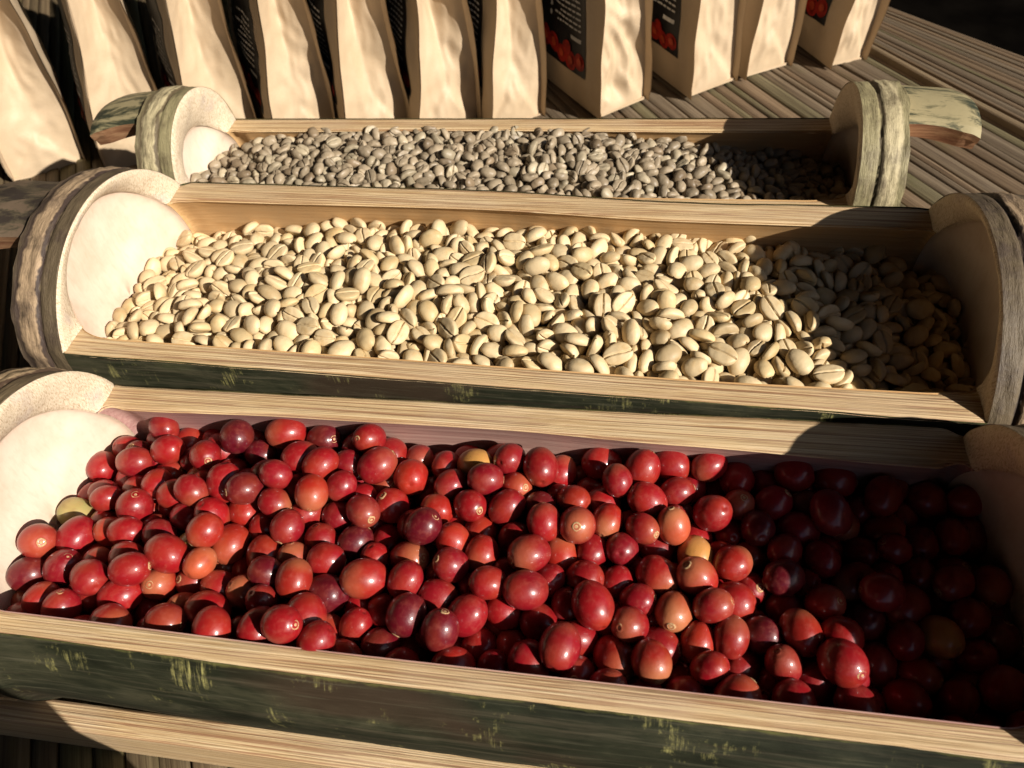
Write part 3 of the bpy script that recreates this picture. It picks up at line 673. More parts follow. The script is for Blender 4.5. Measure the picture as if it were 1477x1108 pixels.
-844,240,765,-260,-4,66,100,636,-187,706,77,235,-152,106,1028,-36,685,-180,33,-22,86,1131,171,550,-72,6,-276,99,108,168,723,129,-59,-128,101,
1242,167,636,146,22,-264,109,1552,-236,551,-26,93,92,89,-661,-44,681,-171,157,-120,102,1225,436,622,1,-11,238,90,1456,-181,540,-280,13,40,89,
-1418,-23,699,-70,-86,246,104,-742,58,701,-173,-25,5,87,-55,285,684,-47,64,77,97,947,-450,732,3,-162,240,109,489,13,699,83,31,-20,95,
-598,-339,682,-288,-18,46,94,-1831,272,613,-79,-184,-162,103,82,-78,669,-74,140,-101,104,-365,89,739,73,296,-19,86,-1631,-421,719,194,-175,-58,103,
623,-11,693,8,41,239,95,-951,-149,695,-75,69,74,93,-561,339,643,-27,-140,37,99,-1847,-41,686,-202,-78,132,88,1216,-316,625,20,164,86,91,
-1266,112,724,65,-43,-190,106,864,343,623,42,217,-31,95,800,52,603,125,-204,-140,105,-423,-106,675,-165,-1,-241,88,596,391,518,-134,199,161,106,
-1447,-259,628,140,-34,-165,109,1170,-13,661,-112,118,-149,87,381,115,614,-4,157,-50,107,666,298,586,-103,-11,135,105,112,-451,732,-89,-225,-13,96,
-230,-120,679,-233,180,-38,103,226,148,707,119,18,-76,94,-520,-62,670,-41,141,-122,86,-1165,-221,682,48,243,142,88,-549,-269,607,-26,-276,71,86,
395,314,709,90,-22,123,107,-5,-207,611,230,119,-13,106,-1438,-146,727,1,219,-133,104,-1407,-122,607,-17,45,-126,107,-1243,423,613,-13,-21,93,106,
631,316,690,-5,-2,21,88,-658,-132,758,110,-24,24,86,-307,-449,729,-163,10,-91,101,582,-264,613,7,244,133,97,-336,322,706,-121,-235,105,90,
1550,-111,540,13,-54,-116,93,-895,353,733,-151,160,-82,100,292,226,639,25,-39,98,103,-1528,-236,720,-35,-25,-47,95,-1151,13,702,297,47,25,100,
346,-93,679,115,-92,269,99,1447,-95,611,104,172,51,102,368,-228,672,-80,90,-126,96,-493,-272,691,-217,-122,113,92,-264,29,669,-208,139,-50,100,
1022,-152,701,14,-114,240,111,-874,65,694,178,-56,1,92,755,349,654,41,-24,21,91,-1062,173,753,-134,12,-146,109,873,-209,716,244,-156,-69,96,
-839,173,682,157,228,-14,88,1081,322,620,-104,119,-259,96,-751,-5,608,-181,-126,122,105,-883,-48,687,-61,33,98,90,-938,-226,611,-207,-37,69,100,
-1833,151,612,225,-183,53,86,-754,132,604,-141,113,115,105,417,-9,609,192,102,131,99,-843,-117,606,-273,-75,48,107,1536,349,569,34,105,-223,103,
-208,340,716,25,-92,186,92,778,436,597,142,12,-93,91,-771,-93,703,107,-72,14,93,-208,102,590,168,-96,-77,100,-1727,113,654,113,179,87,94,
-1658,-233,691,-124,-28,69,92,1112,-123,599,81,240,7,109,1436,-284,555,23,-17,12,91,-415,-225,750,100,-13,-110,90,-1634,418,598,-205,-88,209,104,
430,329,591,-147,-165,-217,86,850,177,565,-3,43,54,98,1010,-189,593,160,-208,-16,88,-454,-34,596,185,-108,-109,84,-461,161,683,117,-10,-20,107,
-1544,322,626,305,19,65,105,-1422,-451,743,-119,-5,-40,104,365,-354,701,69,112,-258,95,-1323,-154,680,-50,26,114,92,-249,-236,609,-1,-39,221,100,
-954,172,683,-58,153,138,105,1211,-449,688,104,5,96,93,1116,-455,739,59,-26,-219,87,-1040,383,752,41,-302,34,88,1282,-417,600,126,-35,-231,106,
-1278,-279,667,-250,49,72,105,-1747,-425,742,149,47,107,94,1139,-398,604,-112,-281,78,97,1282,25,631,-44,14,89,106,-1197,304,671,-92,93,-114,110,
-1917,368,610,129,-246,109,92,-1503,205,675,79,80,-51,92,703,-332,626,4,303,39,103,-486,-454,697,4,-198,-68,97,1135,98,645,46,103,88,87,
-1858,-197,696,-176,-24,45,88,261,-446,741,181,53,51,104,-1104,286,748,117,-34,99,89,-1752,-213,616,-85,26,10,106,183,-127,707,-81,0,129,102,
1354,226,600,-74,-12,-234,94,-14,-453,734,-190,90,-44,92,272,440,633,-60,39,29,102,-345,114,642,-35,11,-184,86,-130,-456,719,259,58,-148,94,
-1919,-40,608,19,-73,148,98,-1084,-447,807,-17,-178,225,101,-839,-204,708,-211,-166,85,107,-624,442,632,100,3,-246,98,913,434,580,-181,160,130,87,
71,330,621,-44,-199,-195,108,-1923,208,567,-225,-156,-93,95,-1798,32,599,-46,-25,2,100,-1697,296,598,-83,-45,-191,110,-664,-266,613,-107,-83,181,94,
902,-187,605,165,232,35,97,-1907,-260,613,179,-29,17,98,-933,-304,728,-90,129,-100,104,167,238,654,161,-16,-111,102,1392,-386,572,-141,84,-49,87,
273,-169,619,-37,-154,-158,111,441,-310,619,156,-217,-7,99,495,423,590,-49,-89,-234,94,4,102,691,-80,-250,144,108,-16,-18,706,85,219,-29,98,
-1027,-235,682,119,-84,-160,84,1344,-211,549,-34,48,-117,85,469,183,568,139,-117,-201,91,-1231,53,607,-113,-199,96,109,-1148,-335,717,177,223,-101,90,
-1433,-436,627,-198,24,-51,97,1228,-188,575,181,75,-11,101,-196,-36,599,198,4,37,93,-1184,389,513,-168,-81,10,100,-331,-185,688,-88,-62,180,101,
]
DATA['M'] = [
561,-338,935,-252,-56,-15,109,982,-280,915,75,301,31,109,1291,-282,894,19,-27,230,107,1399,-336,899,-33,306,-2,104,1193,7,905,-135,-258,-55,107,
1833,135,819,-17,99,-296,106,-404,-291,927,-199,-147,23,107,874,-351,901,93,-15,24,99,562,-47,939,129,-249,-141,106,1339,42,887,-239,66,20,107,
1804,-3,797,-16,-27,84,102,1053,-279,869,10,58,-175,107,811,-152,904,50,8,67,106,473,-74,943,-207,190,102,100,767,-309,913,-7,68,-238,106,
1075,1,902,136,-279,22,111,-30,-170,898,-250,38,18,108,608,-214,936,102,-23,-146,103,-150,103,916,-253,-79,-2,108,1600,-233,822,130,176,88,109,
144,183,919,134,-8,33,109,-655,9,938,77,33,-177,108,531,-187,932,285,-32,-116,111,-832,-287,926,-278,10,-31,104,1472,-37,888,1,-252,141,106,
1649,-87,838,233,-203,-47,101,328,-223,910,-6,-71,253,109,1001,-136,886,-177,-25,32,105,-191,-243,920,-220,84,-47,107,-929,-293,893,81,-2,-40,107,
283,-388,908,-57,20,-60,110,747,-8,923,87,-83,146,98,3,378,891,-245,20,-21,106,1518,-198,854,-46,-21,25,98,1526,-68,834,39,-76,61,96,
-299,-150,923,42,-11,214,98,-420,380,886,31,154,-223,109,-110,-296,886,44,-203,-56,106,251,98,906,130,-20,-43,104,-544,-329,910,62,-40,-85,109,
-635,-404,909,-19,17,-238,110,1718,-160,802,0,176,-243,90,1941,-147,776,-36,113,-75,102,1157,-120,885,19,29,86,99,680,-335,891,102,51,125,99,
850,286,883,18,83,-272,96,1347,-50,892,138,155,81,104,1692,494,816,45,-18,-203,107,-709,-199,920,10,-39,162,99,1617,362,800,-127,205,100,109,
-730,-344,921,14,283,110,94,32,-229,895,10,-87,290,91,1588,-21,837,-35,-63,102,103,1586,-138,850,172,-133,19,109,412,-411,917,-41,4,-10,108,
-432,-82,940,-84,180,-117,107,-864,-74,911,-219,-83,-19,107,358,157,932,-285,100,-31,100,577,95,909,-8,181,-254,102,1277,-49,881,91,138,165,103,
1224,-288,871,151,-182,-26,108,914,-120,889,-152,193,56,99,1444,169,828,56,-73,261,99,668,-29,898,-64,4,233,103,-168,-171,907,-129,224,75,103,
482,105,916,66,-10,64,92,1154,-315,872,-6,34,172,93,864,129,899,80,19,-19,86,727,-206,901,-4,-68,-53,99,1436,22,870,-224,-55,35,101,
1143,431,833,-15,-11,220,105,414,360,885,106,69,92,110,24,-321,877,62,18,306,96,899,-184,901,20,145,249,100,-1433,-367,859,-276,15,16,105,
954,84,918,200,229,-9,101,124,-334,896,-24,136,270,103,1543,34,860,-91,269,-4,96,486,-396,918,-81,77,-42,105,1721,151,826,-255,-162,-26,88,
152,-186,905,115,33,-160,90,-706,-73,927,65,-287,16,95,1256,175,866,0,-38,-48,99,1407,-84,852,-155,-26,-2,102,-1627,151,820,-193,223,-38,112,
-237,-322,907,-90,15,-276,93,-1422,305,841,302,78,-2,105,-90,188,923,-181,182,-33,104,752,-372,913,50,215,-165,90,388,-283,940,-46,-89,-267,100,
113,-258,905,-87,-264,41,92,-1146,-339,881,-36,15,-54,102,-924,-222,915,-65,-274,-118,97,1515,280,811,-79,114,-140,108,1680,-276,811,-71,12,-36,87,
-386,-204,920,100,240,114,107,454,-286,912,238,-24,177,109,348,280,916,74,52,41,94,1862,-138,775,-95,-90,72,105,1174,-226,883,168,105,56,100,
405,62,906,-31,-22,162,101,-865,-151,916,-270,127,0,95,1917,-64,782,18,-16,0,87,-169,234,897,-298,-68,-16,108,160,-113,899,30,15,189,110,
1399,-216,851,18,-192,-160,108,-1107,-279,901,-65,-90,241,104,-579,-47,908,-227,-202,24,97,-1098,9,897,247,-7,-61,105,1250,-204,880,-161,-245,-21,91,
994,31,917,-107,187,-171,100,-969,115,897,62,-296,19,104,-872,15,930,-59,-268,77,105,1048,-188,887,-38,-70,-81,106,1355,243,869,-163,46,-80,99,
1110,150,900,-15,-44,-169,103,1762,362,766,63,159,-145,101,264,-287,878,-170,15,91,103,1969,349,774,7,11,200,96,1555,429,796,-147,-257,-33,99,
1768,-195,806,215,-5,79,87,726,-145,932,-58,-254,170,93,-920,-380,888,-34,35,-76,102,785,224,892,-8,45,129,106,-532,-209,912,-9,36,-185,102,
-1108,-69,891,58,89,256,107,147,313,912,258,67,14,107,-435,156,884,120,57,267,103,1109,-76,908,158,32,39,85,-1203,257,855,-263,-117,-35,104,
1436,-142,843,70,241,131,107,1125,-208,884,-150,273,-25,86,-1681,-267,813,-30,28,192,110,-2,238,916,-263,-105,115,104,767,-94,922,-128,9,35,105,
510,-263,918,-226,-28,-165,104,207,-1,918,270,-64,-44,92,452,152,913,-160,-204,-59,104,-1476,207,847,-161,244,5,99,102,429,893,43,-61,-254,108,
-114,-51,885,-71,-135,154,109,103,-119,922,-82,-92,141,101,-40,-298,874,-119,-101,75,103,-603,-145,887,36,-8,-141,103,-1587,-275,807,-5,5,25,96,
929,261,868,-25,-27,26,98,1539,-250,831,-15,212,-194,86,1013,358,846,-170,77,8,108,437,-173,909,166,-43,226,90,-1048,-173,905,-67,-48,237,106,
-466,-344,889,56,-24,-102,98,1270,417,856,-41,-38,94,96,-221,-36,939,16,-137,-272,106,-1388,-22,850,-177,59,44,103,353,-314,902,16,146,153,104,
808,431,872,5,-299,-10,95,-461,-228,945,-58,21,50,100,-305,25,935,89,259,47,96,844,-12,898,-3,2,109,85,285,225,906,-243,49,-31,93,
1387,-172,884,-53,-109,-140,102,-781,11,918,-52,-73,150,107,-332,274,870,-2,82,-290,109,243,306,894,-6,10,-76,109,1352,170,850,-82,-270,-131,101,
5,95,909,5,302,-50,94,-1062,-251,875,41,60,156,92,-302,496,859,34,-62,-23,109,-386,-14,909,14,23,-168,95,-574,315,884,-48,-130,185,106,
651,180,884,-36,-299,-27,92,1895,-217,772,-14,126,70,106,-205,-399,896,110,247,73,101,1154,282,836,140,-67,-69,104,-1241,36,873,29,76,-99,92,
1834,370,735,-69,-33,259,106,-1821,52,787,-253,-104,18,106,-581,184,883,13,9,124,94,1827,-221,796,-42,-37,-176,88,-1196,-171,875,75,131,83,94,
1455,-325,863,235,122,45,94,-1294,-269,865,89,89,-157,98,-771,-420,911,90,55,143,101,-703,353,865,-37,4,-174,104,-1195,-408,889,268,-38,-110,111,
942,-392,878,166,-198,-83,101,169,74,895,-10,-61,196,104,-787,409,863,-256,176,-1,100,1348,367,849,-22,-84,-213,109,1624,184,839,138,202,-49,99,
1244,322,849,134,164,67,104,-1369,-302,875,-94,36,116,99,927,18,886,115,-85,225,85,1994,185,789,-149,-100,149,89,-1220,-264,884,-200,227,-44,91,
1686,221,808,89,-26,-22,97,-1002,18,889,-163,236,28,99,-1868,453,747,-272,-15,-75,109,-1640,-126,807,-209,-151,35,106,-1616,31,813,-94,-20,65,102,
354,-34,902,-129,-225,44,90,696,345,864,9,-64,95,99,215,-387,891,19,-266,51,98,-160,-335,893,120,-109,-65,101,565,320,862,199,122,-84,109,
-867,372,866,-22,60,256,108,-306,-273,903,282,-100,-35,89,-1812,-58,792,74,-187,-154,99,1901,240,799,284,81,-1,90,-1492,-155,866,30,-144,-265,104,
-213,-106,928,96,-139,-112,100,-1460,-222,866,48,-76,-121,104,972,-52,902,245,-104,41,89,776,335,868,157,-172,-122,105,1582,255,829,180,-212,-2,90,
287,-26,916,-227,163,-79,91,-30,-86,903,-13,-191,3,99,1727,-370,845,-306,-47,-41,109,-1786,227,777,281,-140,0,96,1761,418,775,38,36,-28,95,
-31,41,873,8,64,-55,95,-362,164,890,37,26,-122,83,1218,-125,872,137,81,161,97,-1042,362,847,-19,-39,118,102,-1266,-163,868,60,-34,-46,104,
1189,148,883,210,-198,41,90,-875,244,893,189,116,42,98,-1081,62,897,63,152,250,104,-1747,-294,817,-47,-112,185,95,-533,63,911,103,-244,-147,89,
1664,73,837,-100,86,-196,89,-994,-59,887,25,99,-266,91,1284,236,847,-200,151,18,99,938,342,868,-145,-262,-18,85,-779,-172,902,80,-8,114,85,
245,-242,904,-48,-153,-145,90,852,-225,884,92,109,265,96,645,308,891,95,265,-9,86,1308,-197,874,12,216,72,92,657,48,908,37,151,-65,88,
-1399,504,780,-181,-17,-8,93,-216,151,903,-8,5,21,97,97,37,890,-179,-175,-18,103,620,-349,884,89,-117,-106,107,-1303,-9,869,-15,30,240,99,
477,295,890,-35,46,301,87,-1522,54,791,61,24,218,103,1538,181,816,1,-13,57,101,-1928,201,752,157,43,146,102,1892,63,772,251,-96,161,103,
79,240,898,38,-41,-171,103,-1619,290,811,291,9,-35,95,1474,386,807,157,-8,95,98,137,-12,915,-65,36,-121,87,1014,208,846,108,-88,-141,108,
-320,-47,915,-83,-23,52,93,-1745,-33,820,102,156,145,101,721,432,869,24,-26,109,90,-1195,479,809,-20,-144,-274,106,-502,0,923,-49,91,228,105,
-1368,-134,853,-26,9,247,92,275,-141,898,163,153,32,101,-1924,-159,762,-12,-66,193,92,36,-149,886,29,212,77,106,-159,-95,922,119,1,239,84,
1973,85,733,-27,141,89,97,921,495,823,207,-203,-105,92,1875,-15,779,-95,-7,122,85,1451,262,843,147,97,229,85,-1418,-187,857,276,17,123,99,
-395,444,885,-15,124,-100,105,214,-49,891,17,-294,95,89,-954,269,857,91,17,-140,110,1185,335,838,52,-55,-138,96,1912,-302,796,-256,79,-101,91,
1794,485,757,-15,-10,254,97,-320,-394,872,-61,15,-136,108,-1092,459,836,23,-40,-78,108,1793,-146,792,181,214,130,87,1426,334,831,135,67,207,100,
347,-109,904,-77,70,241,90,732,97,905,251,-110,-42,98,-1680,245,801,249,18,-87,107,388,-151,883,-45,26,-93,95,-725,62,905,4,-17,-121,105,
1056,436,846,-111,-60,30,98,-109,-202,881,24,-69,-171,90,1096,-118,854,69,20,-45,92,-1180,153,859,1,-242,-162,95,1010,298,842,51,232,159,95,
288,141,884,-57,-65,265,106,1754,53,802,-52,101,27,87,979,453,830,250,140,40,101,-1606,-209,821,-58,30,9,87,332,48,879,42,59,117,109,
669,243,861,-21,-129,283,95,1503,112,842,5,-112,-32,87,-1112,188,859,-11,219,158,102,1709,-112,795,70,-15,10,91,-1562,-131,830,-186,213,78,106,
-1103,329,845,-129,-172,93,90,1451,497,784,-78,-287,94,90,-1474,135,811,38,9,-249,88,-745,-230,883,70,-234,11,94,-778,-91,893,134,102,196,107,
-216,303,897,-189,99,14,85,899,-293,898,-23,-235,151,86,-1154,-85,885,247,100,-100,100,-674,-144,876,199,-34,224,86,-614,40,909,-13,14,-64,97,
-665,-269,893,183,-123,46,93,-1919,-85,741,40,-49,100,104,-1696,-1,797,-251,-149,-103,94,-168,20,917,231,-20,-12,91,1235,-72,857,-173,95,-33,91,
-457,44,898,255,128,127,106,-323,-296,852,204,136,-62,105,-1818,-174,793,152,201,34,91,203,236,897,30,8,220,86,350,501,862,-200,78,-66,95,
178,-292,868,88,168,-208,88,-395,-339,853,155,165,108,107,-1414,222,806,16,27,184,107,498,449,875,210,-122,-34,91,-1321,-376,873,-95,7,-51,89,
39,-90,891,-148,70,9,90,1969,260,755,-16,35,101,100,311,429,858,68,33,137,101,-988,-132,891,-79,-52,3,95,-77,117,885,-237,192,-65,96,
431,-95,893,209,-78,-35,101,-374,-118,902,15,-43,-122,98,-577,485,856,-99,-117,71,92,-473,-259,901,-1,-73,-265,99,1376,-294,864,168,-250,-80,93,
-676,124,924,176,-242,8,87,-689,206,892,-115,78,-5,105,418,439,867,-156,9,5,97,-509,-116,899,-158,109,222,101,-1856,256,742,-22,101,-239,104,
1605,69,835,41,-30,103,89,-1471,504,793,-77,-37,119,97,-1398,-77,848,-143,-71,-74,93,1064,61,882,-186,-130,-19,93,588,468,853,234,-73,152,91,
691,-119,887,-138,-257,35,88,-10,-386,872,59,109,266,90,1621,289,800,207,176,80,97,-273,343,869,35,134,-112,101,-953,423,841,35,-30,12,103,
-1218,-47,874,6,43,149,96,1857,71,778,100,-92,-211,94,548,-129,918,-164,17,-28,95,-1400,414,796,-78,48,-146,89,-1922,-240,745,4,-123,-21,107,
1515,-336,816,34,16,169,106,-1911,119,767,27,-6,-163,92,-981,-422,904,-135,-105,166,109,1125,-282,832,-208,-133,30,97,1694,310,797,96,-206,-16,100,
-419,-414,893,-186,20,87,89,1604,515,788,35,211,175,99,-71,508,825,157,-199,184,99,1915,125,777,-133,81,-76,90,1086,-412,887,1,85,268,103,
-1267,301,829,13,-1,-152,108,1330,-123,858,-65,43,-97,87,-583,-242,872,-267,37,60,101,896,71,883,-79,-104,-186,92,1699,30,791,-74,-19,-23,102,
-1399,144,844,59,283,-113,88,-102,14,885,174,138,169,99,1957,-211,732,250,-42,109,107,1267,-404,875,-58,69,7,110,95,-420,899,57,-65,24,89,
-748,161,892,-137,-13,271,109,-237,59,897,175,-128,215,98,-1123,-133,862,185,-204,108,106,566,498,857,-81,-81,42,104,1862,-251,736,-118,-169,-156,104,
-1687,87,781,76,21,91,104,1010,-352,834,-26,24,19,85,1155,48,875,214,-189,-94,97,532,22,915,-40,65,-161,92,1521,518,793,-245,56,-100,87,
1773,159,773,49,98,-153,106,-850,503,844,48,218,147,104,-968,183,863,-101,227,37,107,-62,-225,846,37,7,8,108,740,189,880,63,-270,34,86,
-1815,-293,777,16,-199,-146,100,-8,228,861,271,-53,-14,100,-1707,415,741,131,30,47,103,-1594,362,775,20,33,173,102,1097,314,844,-126,-96,116,90,
1316,-347,820,133,189,58,104,-542,329,869,-93,177,30,105,-1270,173,836,7,51,-284,108,596,-419,891,-89,-137,209,95,252,506,842,-90,67,229,110,
670,-248,883,-119,75,-167,84,-147,324,893,-7,-47,-182,86,813,183,839,36,-101,278,94,88,145,860,117,233,130,101,599,13,887,152,-166,-104,109,
-289,-229,887,-204,-6,-86,89,-1779,-103,781,-72,283,29,86,245,391,875,-29,90,-104,89,1048,219,841,-73,176,-46,99,789,42,874,16,-64,-207,105,
-289,193,883,-39,190,212,87,-755,514,827,-54,160,183,100,-1001,490,826,78,6,269,99,-485,273,846,-161,-176,-124,93,-45,-40,876,-145,231,131,101,
1562,-301,796,35,175,125,88,1643,-8,807,81,-43,-42,106,-1167,356,810,-134,60,28,104,805,-233,882,51,-217,63,97,-482,369,848,-193,-192,131,98,
964,-305,852,-95,89,-219,90,235,-111,886,-118,27,231,86,-531,-427,900,211,-125,-37,101,-1030,157,879,-224,202,51,88,-948,512,838,-5,91,37,91,
650,421,852,-138,-28,-201,94,-1074,-290,828,24,67,61,95,1847,266,757,-4,16,-149,102,-525,425,855,-79,-48,-35,101,-244,246,865,-54,-237,-103,96,
-1557,-37,812,-76,-5,-21,90,-260,-89,898,-115,-223,56,87,-506,228,868,-40,32,-35,93,-27,177,861,29,-182,154,102,-885,456,838,-255,77,-32,98,
-1543,146,800,21,-101,-37,98,585,152,910,206,-28,-86,91,1906,304,750,-129,175,-34,100,-1341,259,811,-4,302,-4,86,1667,-217,773,105,100,-82,94,
1080,394,825,-47,126,146,94,764,-447,907,17,-64,57,98,98,-41,892,48,-44,298,92,1638,-152,808,212,131,-12,87,1354,115,869,-109,-26,-16,95,
510,172,898,-209,96,-47,89,1153,-334,828,42,55,-3,85,1993,-132,724,-121,-121,121,96,1590,467,787,-209,46,-84,87,944,143,893,-144,207,78,85,
181,-241,856,29,155,-238,92,-1708,-94,787,166,34,119,96,625,-89,870,106,122,163,92,-1484,-291,843,115,-98,-46,101,-497,-44,889,12,-177,-172,106,
37,112,869,64,273,37,103,-856,-340,873,3,-66,13,92,-242,503,823,95,97,220,105,-1742,-164,756,-216,60,72,103,-295,142,879,-34,53,125,87,
1966,152,741,-18,26,-307,85,-1617,-343,811,-84,15,-67,91,908,-46,857,-80,23,-286,102,1628,-288,764,-47,49,-150,103,-633,312,838,-238,121,118,99,
338,-377,871,-149,157,-53,104,629,-252,854,46,137,44,94,-805,105,874,90,58,280,107,1713,94,774,-159,-34,13,106,-268,-358,857,-102,167,-54,103,
1763,283,745,-11,-36,83,96,443,-23,907,55,-73,130,91,410,-246,869,-97,-103,93,100,867,159,883,-198,144,74,103,193,-168,859,59,255,-88,101,
1277,76,832,-260,-65,-144,97,-1779,473,713,-215,9,112,108,-1260,-107,853,-108,-182,-169,92,685,514,822,-146,58,156,100,1913,398,726,87,-147,-231,99,
525,402,828,2,-21,-239,93,1822,-64,748,112,-116,147,85,-722,457,810,169,67,80,98,645,-183,912,-188,-200,115,86,-1073,-418,886,-85,103,-109,86,
-65,318,878,133,148,217,108,1204,423,810,-187,202,-36,99,1051,516,830,-10,-72,-304,93,-170,462,822,-22,177,-201,99,139,-346,855,218,-40,33,99,
1925,62,720,-224,83,-105,99,-301,368,870,-130,-132,-20,98,-659,-205,868,-67,31,39,91,1329,411,810,-198,115,110,102,-78,275,897,114,-124,-7,97,
-1022,239,849,45,-21,185,91,725,25,920,-205,-24,-7,86,1844,187,805,-250,80,18,87,-1522,394,771,153,-110,-182,102,787,502,861,-145,222,89,92,
-1587,439,752,-175,204,64,100,-1862,315,718,38,65,-81,107,-925,18,874,23,38,143,100,1000,-56,850,123,191,-16,104,1666,427,781,-151,-237,110,103,
-1698,-191,784,-109,209,80,89,-851,185,855,2,-41,-166,93,-525,481,835,-110,229,122,90,-944,340,842,-94,110,-46,100,-813,-230,883,214,-30,-112,99,
911,-228,866,42,196,66,87,-625,-51,874,-274,-104,61,88,-1525,-212,825,34,32,-202,92,-898,107,849,54,36,192,104,-1920,48,730,140,120,-198,108,
-230,-185,884,-88,-187,-1,91,1239,-345,820,-32,-34,0,103,-204,366,873,216,-120,-84,90,-471,-160,899,-40,174,48,97,-629,239,855,193,19,-114,93,
1320,504,816,-104,15,-156,105,1779,-258,764,50,-18,-107,92,1104,225,859,-116,60,-251,86,-1229,-328,859,233,149,-96,102,211,389,863,-81,-209,13,107,
-89,-365,849,-110,45,-36,94,-1369,-317,839,3,260,-127,94,830,326,872,-186,-193,-63,87,-1673,160,773,-53,-240,-55,103,163,516,798,-154,83,150,102,
1437,-259,830,60,-18,-254,101,-1819,154,747,219,194,12,100,1803,88,760,276,-91,-117,85,331,303,897,-135,-180,-10,107,528,-366,852,-45,13,-26,107,
295,-63,856,-43,21,-10,100,1259,159,816,112,211,92,90,-92,-437,894,56,62,64,95,849,110,837,9,-228,59,99,186,158,878,238,5,41,105,
-668,-345,872,131,-3,141,91,-141,519,820,-31,190,246,85,-1289,-214,855,-42,-244,143,99,1608,112,822,-253,-67,-20,87,1866,453,710,-43,14,112,86,
-620,112,873,-22,-180,74,98,41,57,851,139,-203,120,85,-996,-336,854,43,-17,-149,106,-377,231,872,124,-42,-78,86,1729,-247,771,-172,-61,205,86,
-1252,101,838,-235,-83,-86,94,-101,-121,870,157,-168,111,86,405,260,863,-72,-1,-214,102,1510,-151,805,-185,-130,17,102,288,-332,858,135,-249,-130,89,
-1731,97,759,-268,43,86,108,-1284,396,802,-25,-85,109,87,-412,283,825,91,-39,150,99,1123,94,844,-163,-139,-68,108,-132,378,861,-234,121,28,91,
-656,520,798,-199,-6,72,87,-1528,253,820,-22,-10,104,97,-1315,510,749,-85,51,-66,100,-675,-47,863,146,-183,-96,86,-1481,-102,813,-1,111,-264,98,
-528,-372,842,50,-79,-180,100,609,369,844,30,139,277,106,-730,-375,849,150,168,-185,103,1983,6,722,113,-140,-51,88,1773,-310,811,-41,-275,89,91,
1455,-36,820,-9,10,-120,90,-592,274,852,92,-201,76,86,-904,203,838,-158,-22,203,88,-1595,233,780,-30,-82,-143,90,-363,-255,861,-32,-100,-240,97,
-1248,440,778,-6,-88,-69,101,-643,472,815,-90,-56,82,94,28,-260,835,3,22,69,87,-934,-71,873,-174,185,-182,90,1525,90,816,-70,195,-61,104,
713,-222,836,37,-53,-287,83,1359,-409,877,-33,-77,-185,109,-1843,-236,753,20,-210,-231,111,-1170,99,860,-74,139,240,93,787,-371,848,-12,-87,97,108,
-1687,508,704,-148,80,211,104,-925,-157,872,-4,0,132,102,1407,253,817,-152,46,-122,96,1288,-271,846,215,174,78,86,-867,-421,877,-87,173,-118,92,
97,-202,868,6,-73,181,86,-1632,-30,789,115,-189,-196,82,1324,293,839,-209,9,2,93,1366,509,783,112,185,77,87,-800,210,850,189,97,206,86,
58,399,844,114,272,-17,99,991,0,851,-78,-43,65,99,1817,-9,735,93,41,-140,105,1541,377,773,111,-197,45,93,721,-407,859,-45,70,-68,88,
-1416,-263,840,-18,34,-225,88,-804,320,816,-145,95,-12,84,1150,-41,841,-11,256,-19,101,849,-289,847,-78,4,108,109,-834,279,832,-172,96,-158,90,
-602,-315,856,-30,-47,-177,91,-546,224,822,-29,-56,-124,107,1904,-25,728,82,-214,-191,104,1196,-281,800,-23,-176,204,84,-1157,-8,854,48,-97,200,94,
74,-383,866,-238,12,-68,92,-983,-208,882,145,-135,-90,89,23,296,863,65,-28,-12,90,1697,4,770,2,283,-112,91,36,458,866,-38,-44,-225,89,
449,387,842,-274,31,-93,89,845,509,813,-202,-93,-83,108,-1382,132,774,116,-5,151,92,-826,399,801,5,-1,-116,105,-1281,85,855,-34,-106,244,97,
1080,-364,840,197,-242,-32,84,-353,399,835,65,-167,-39,91,-1074,112,846,-19,62,-107,90,1087,-48,846,72,-27,-283,98,1920,210,745,106,-249,42,104,
-1047,-178,836,74,-33,-3,102,978,-219,871,33,24,-125,90,-1794,-321,766,130,55,34,92,-1371,31,828,-123,-236,-108,88,-828,-126,871,199,182,43,109,
563,246,838,60,9,-292,96,1236,41,852,102,28,164,100,-1176,-247,847,186,182,34,105,-1064,-378,844,-242,113,-41,106,-468,151,872,211,-103,-81,91,
-378,94,850,105,-109,-6,104,-796,-396,893,140,-190,-94,102,148,391,859,-134,-136,175,107,-765,461,805,-69,-122,-21,107,-1914,335,711,-190,-148,-3,106,
480,34,889,2,31,76,101,-1339,350,796,-92,-12,-123,85,501,-157,857,-185,50,-22,109,1755,49,720,-43,-40,-264,109,-1121,-422,867,106,38,253,96,
-1408,90,803,98,153,-231,92,-351,-132,854,126,-30,32,102,1200,-181,817,150,218,-11,106,669,-432,876,-101,-200,75,96,-1153,290,804,27,-119,-185,90,
1418,412,789,-42,186,-144,98,-377,332,849,-114,-42,-236,85,652,-175,842,22,96,-279,107,1533,-200,823,248,93,13,89,675,108,863,129,24,274,96,
-391,502,832,-45,-163,177,100,-1582,20,768,-45,-115,-83,84,610,317,789,20,11,-188,108,-637,-243,823,109,136,104,96,92,533,832,171,6,-4,84,
-128,-419,855,23,44,-96,106,-1733,438,721,-189,42,100,108,434,-348,869,-28,54,22,92,-887,283,825,110,-18,156,105,381,177,891,-233,149,-27,88,
1730,-173,728,9,249,-114,110,1305,-49,821,-129,251,-78,101,1469,-407,847,151,-182,-133,103,850,-404,843,69,230,66,106,570,-243,871,-13,29,155,104,
-638,390,832,143,-12,-225,101,486,490,813,58,-34,-129,106,-1732,312,764,-14,-116,-275,110,-723,-308,856,-28,-44,205,108,-430,311,810,-193,164,109,104,
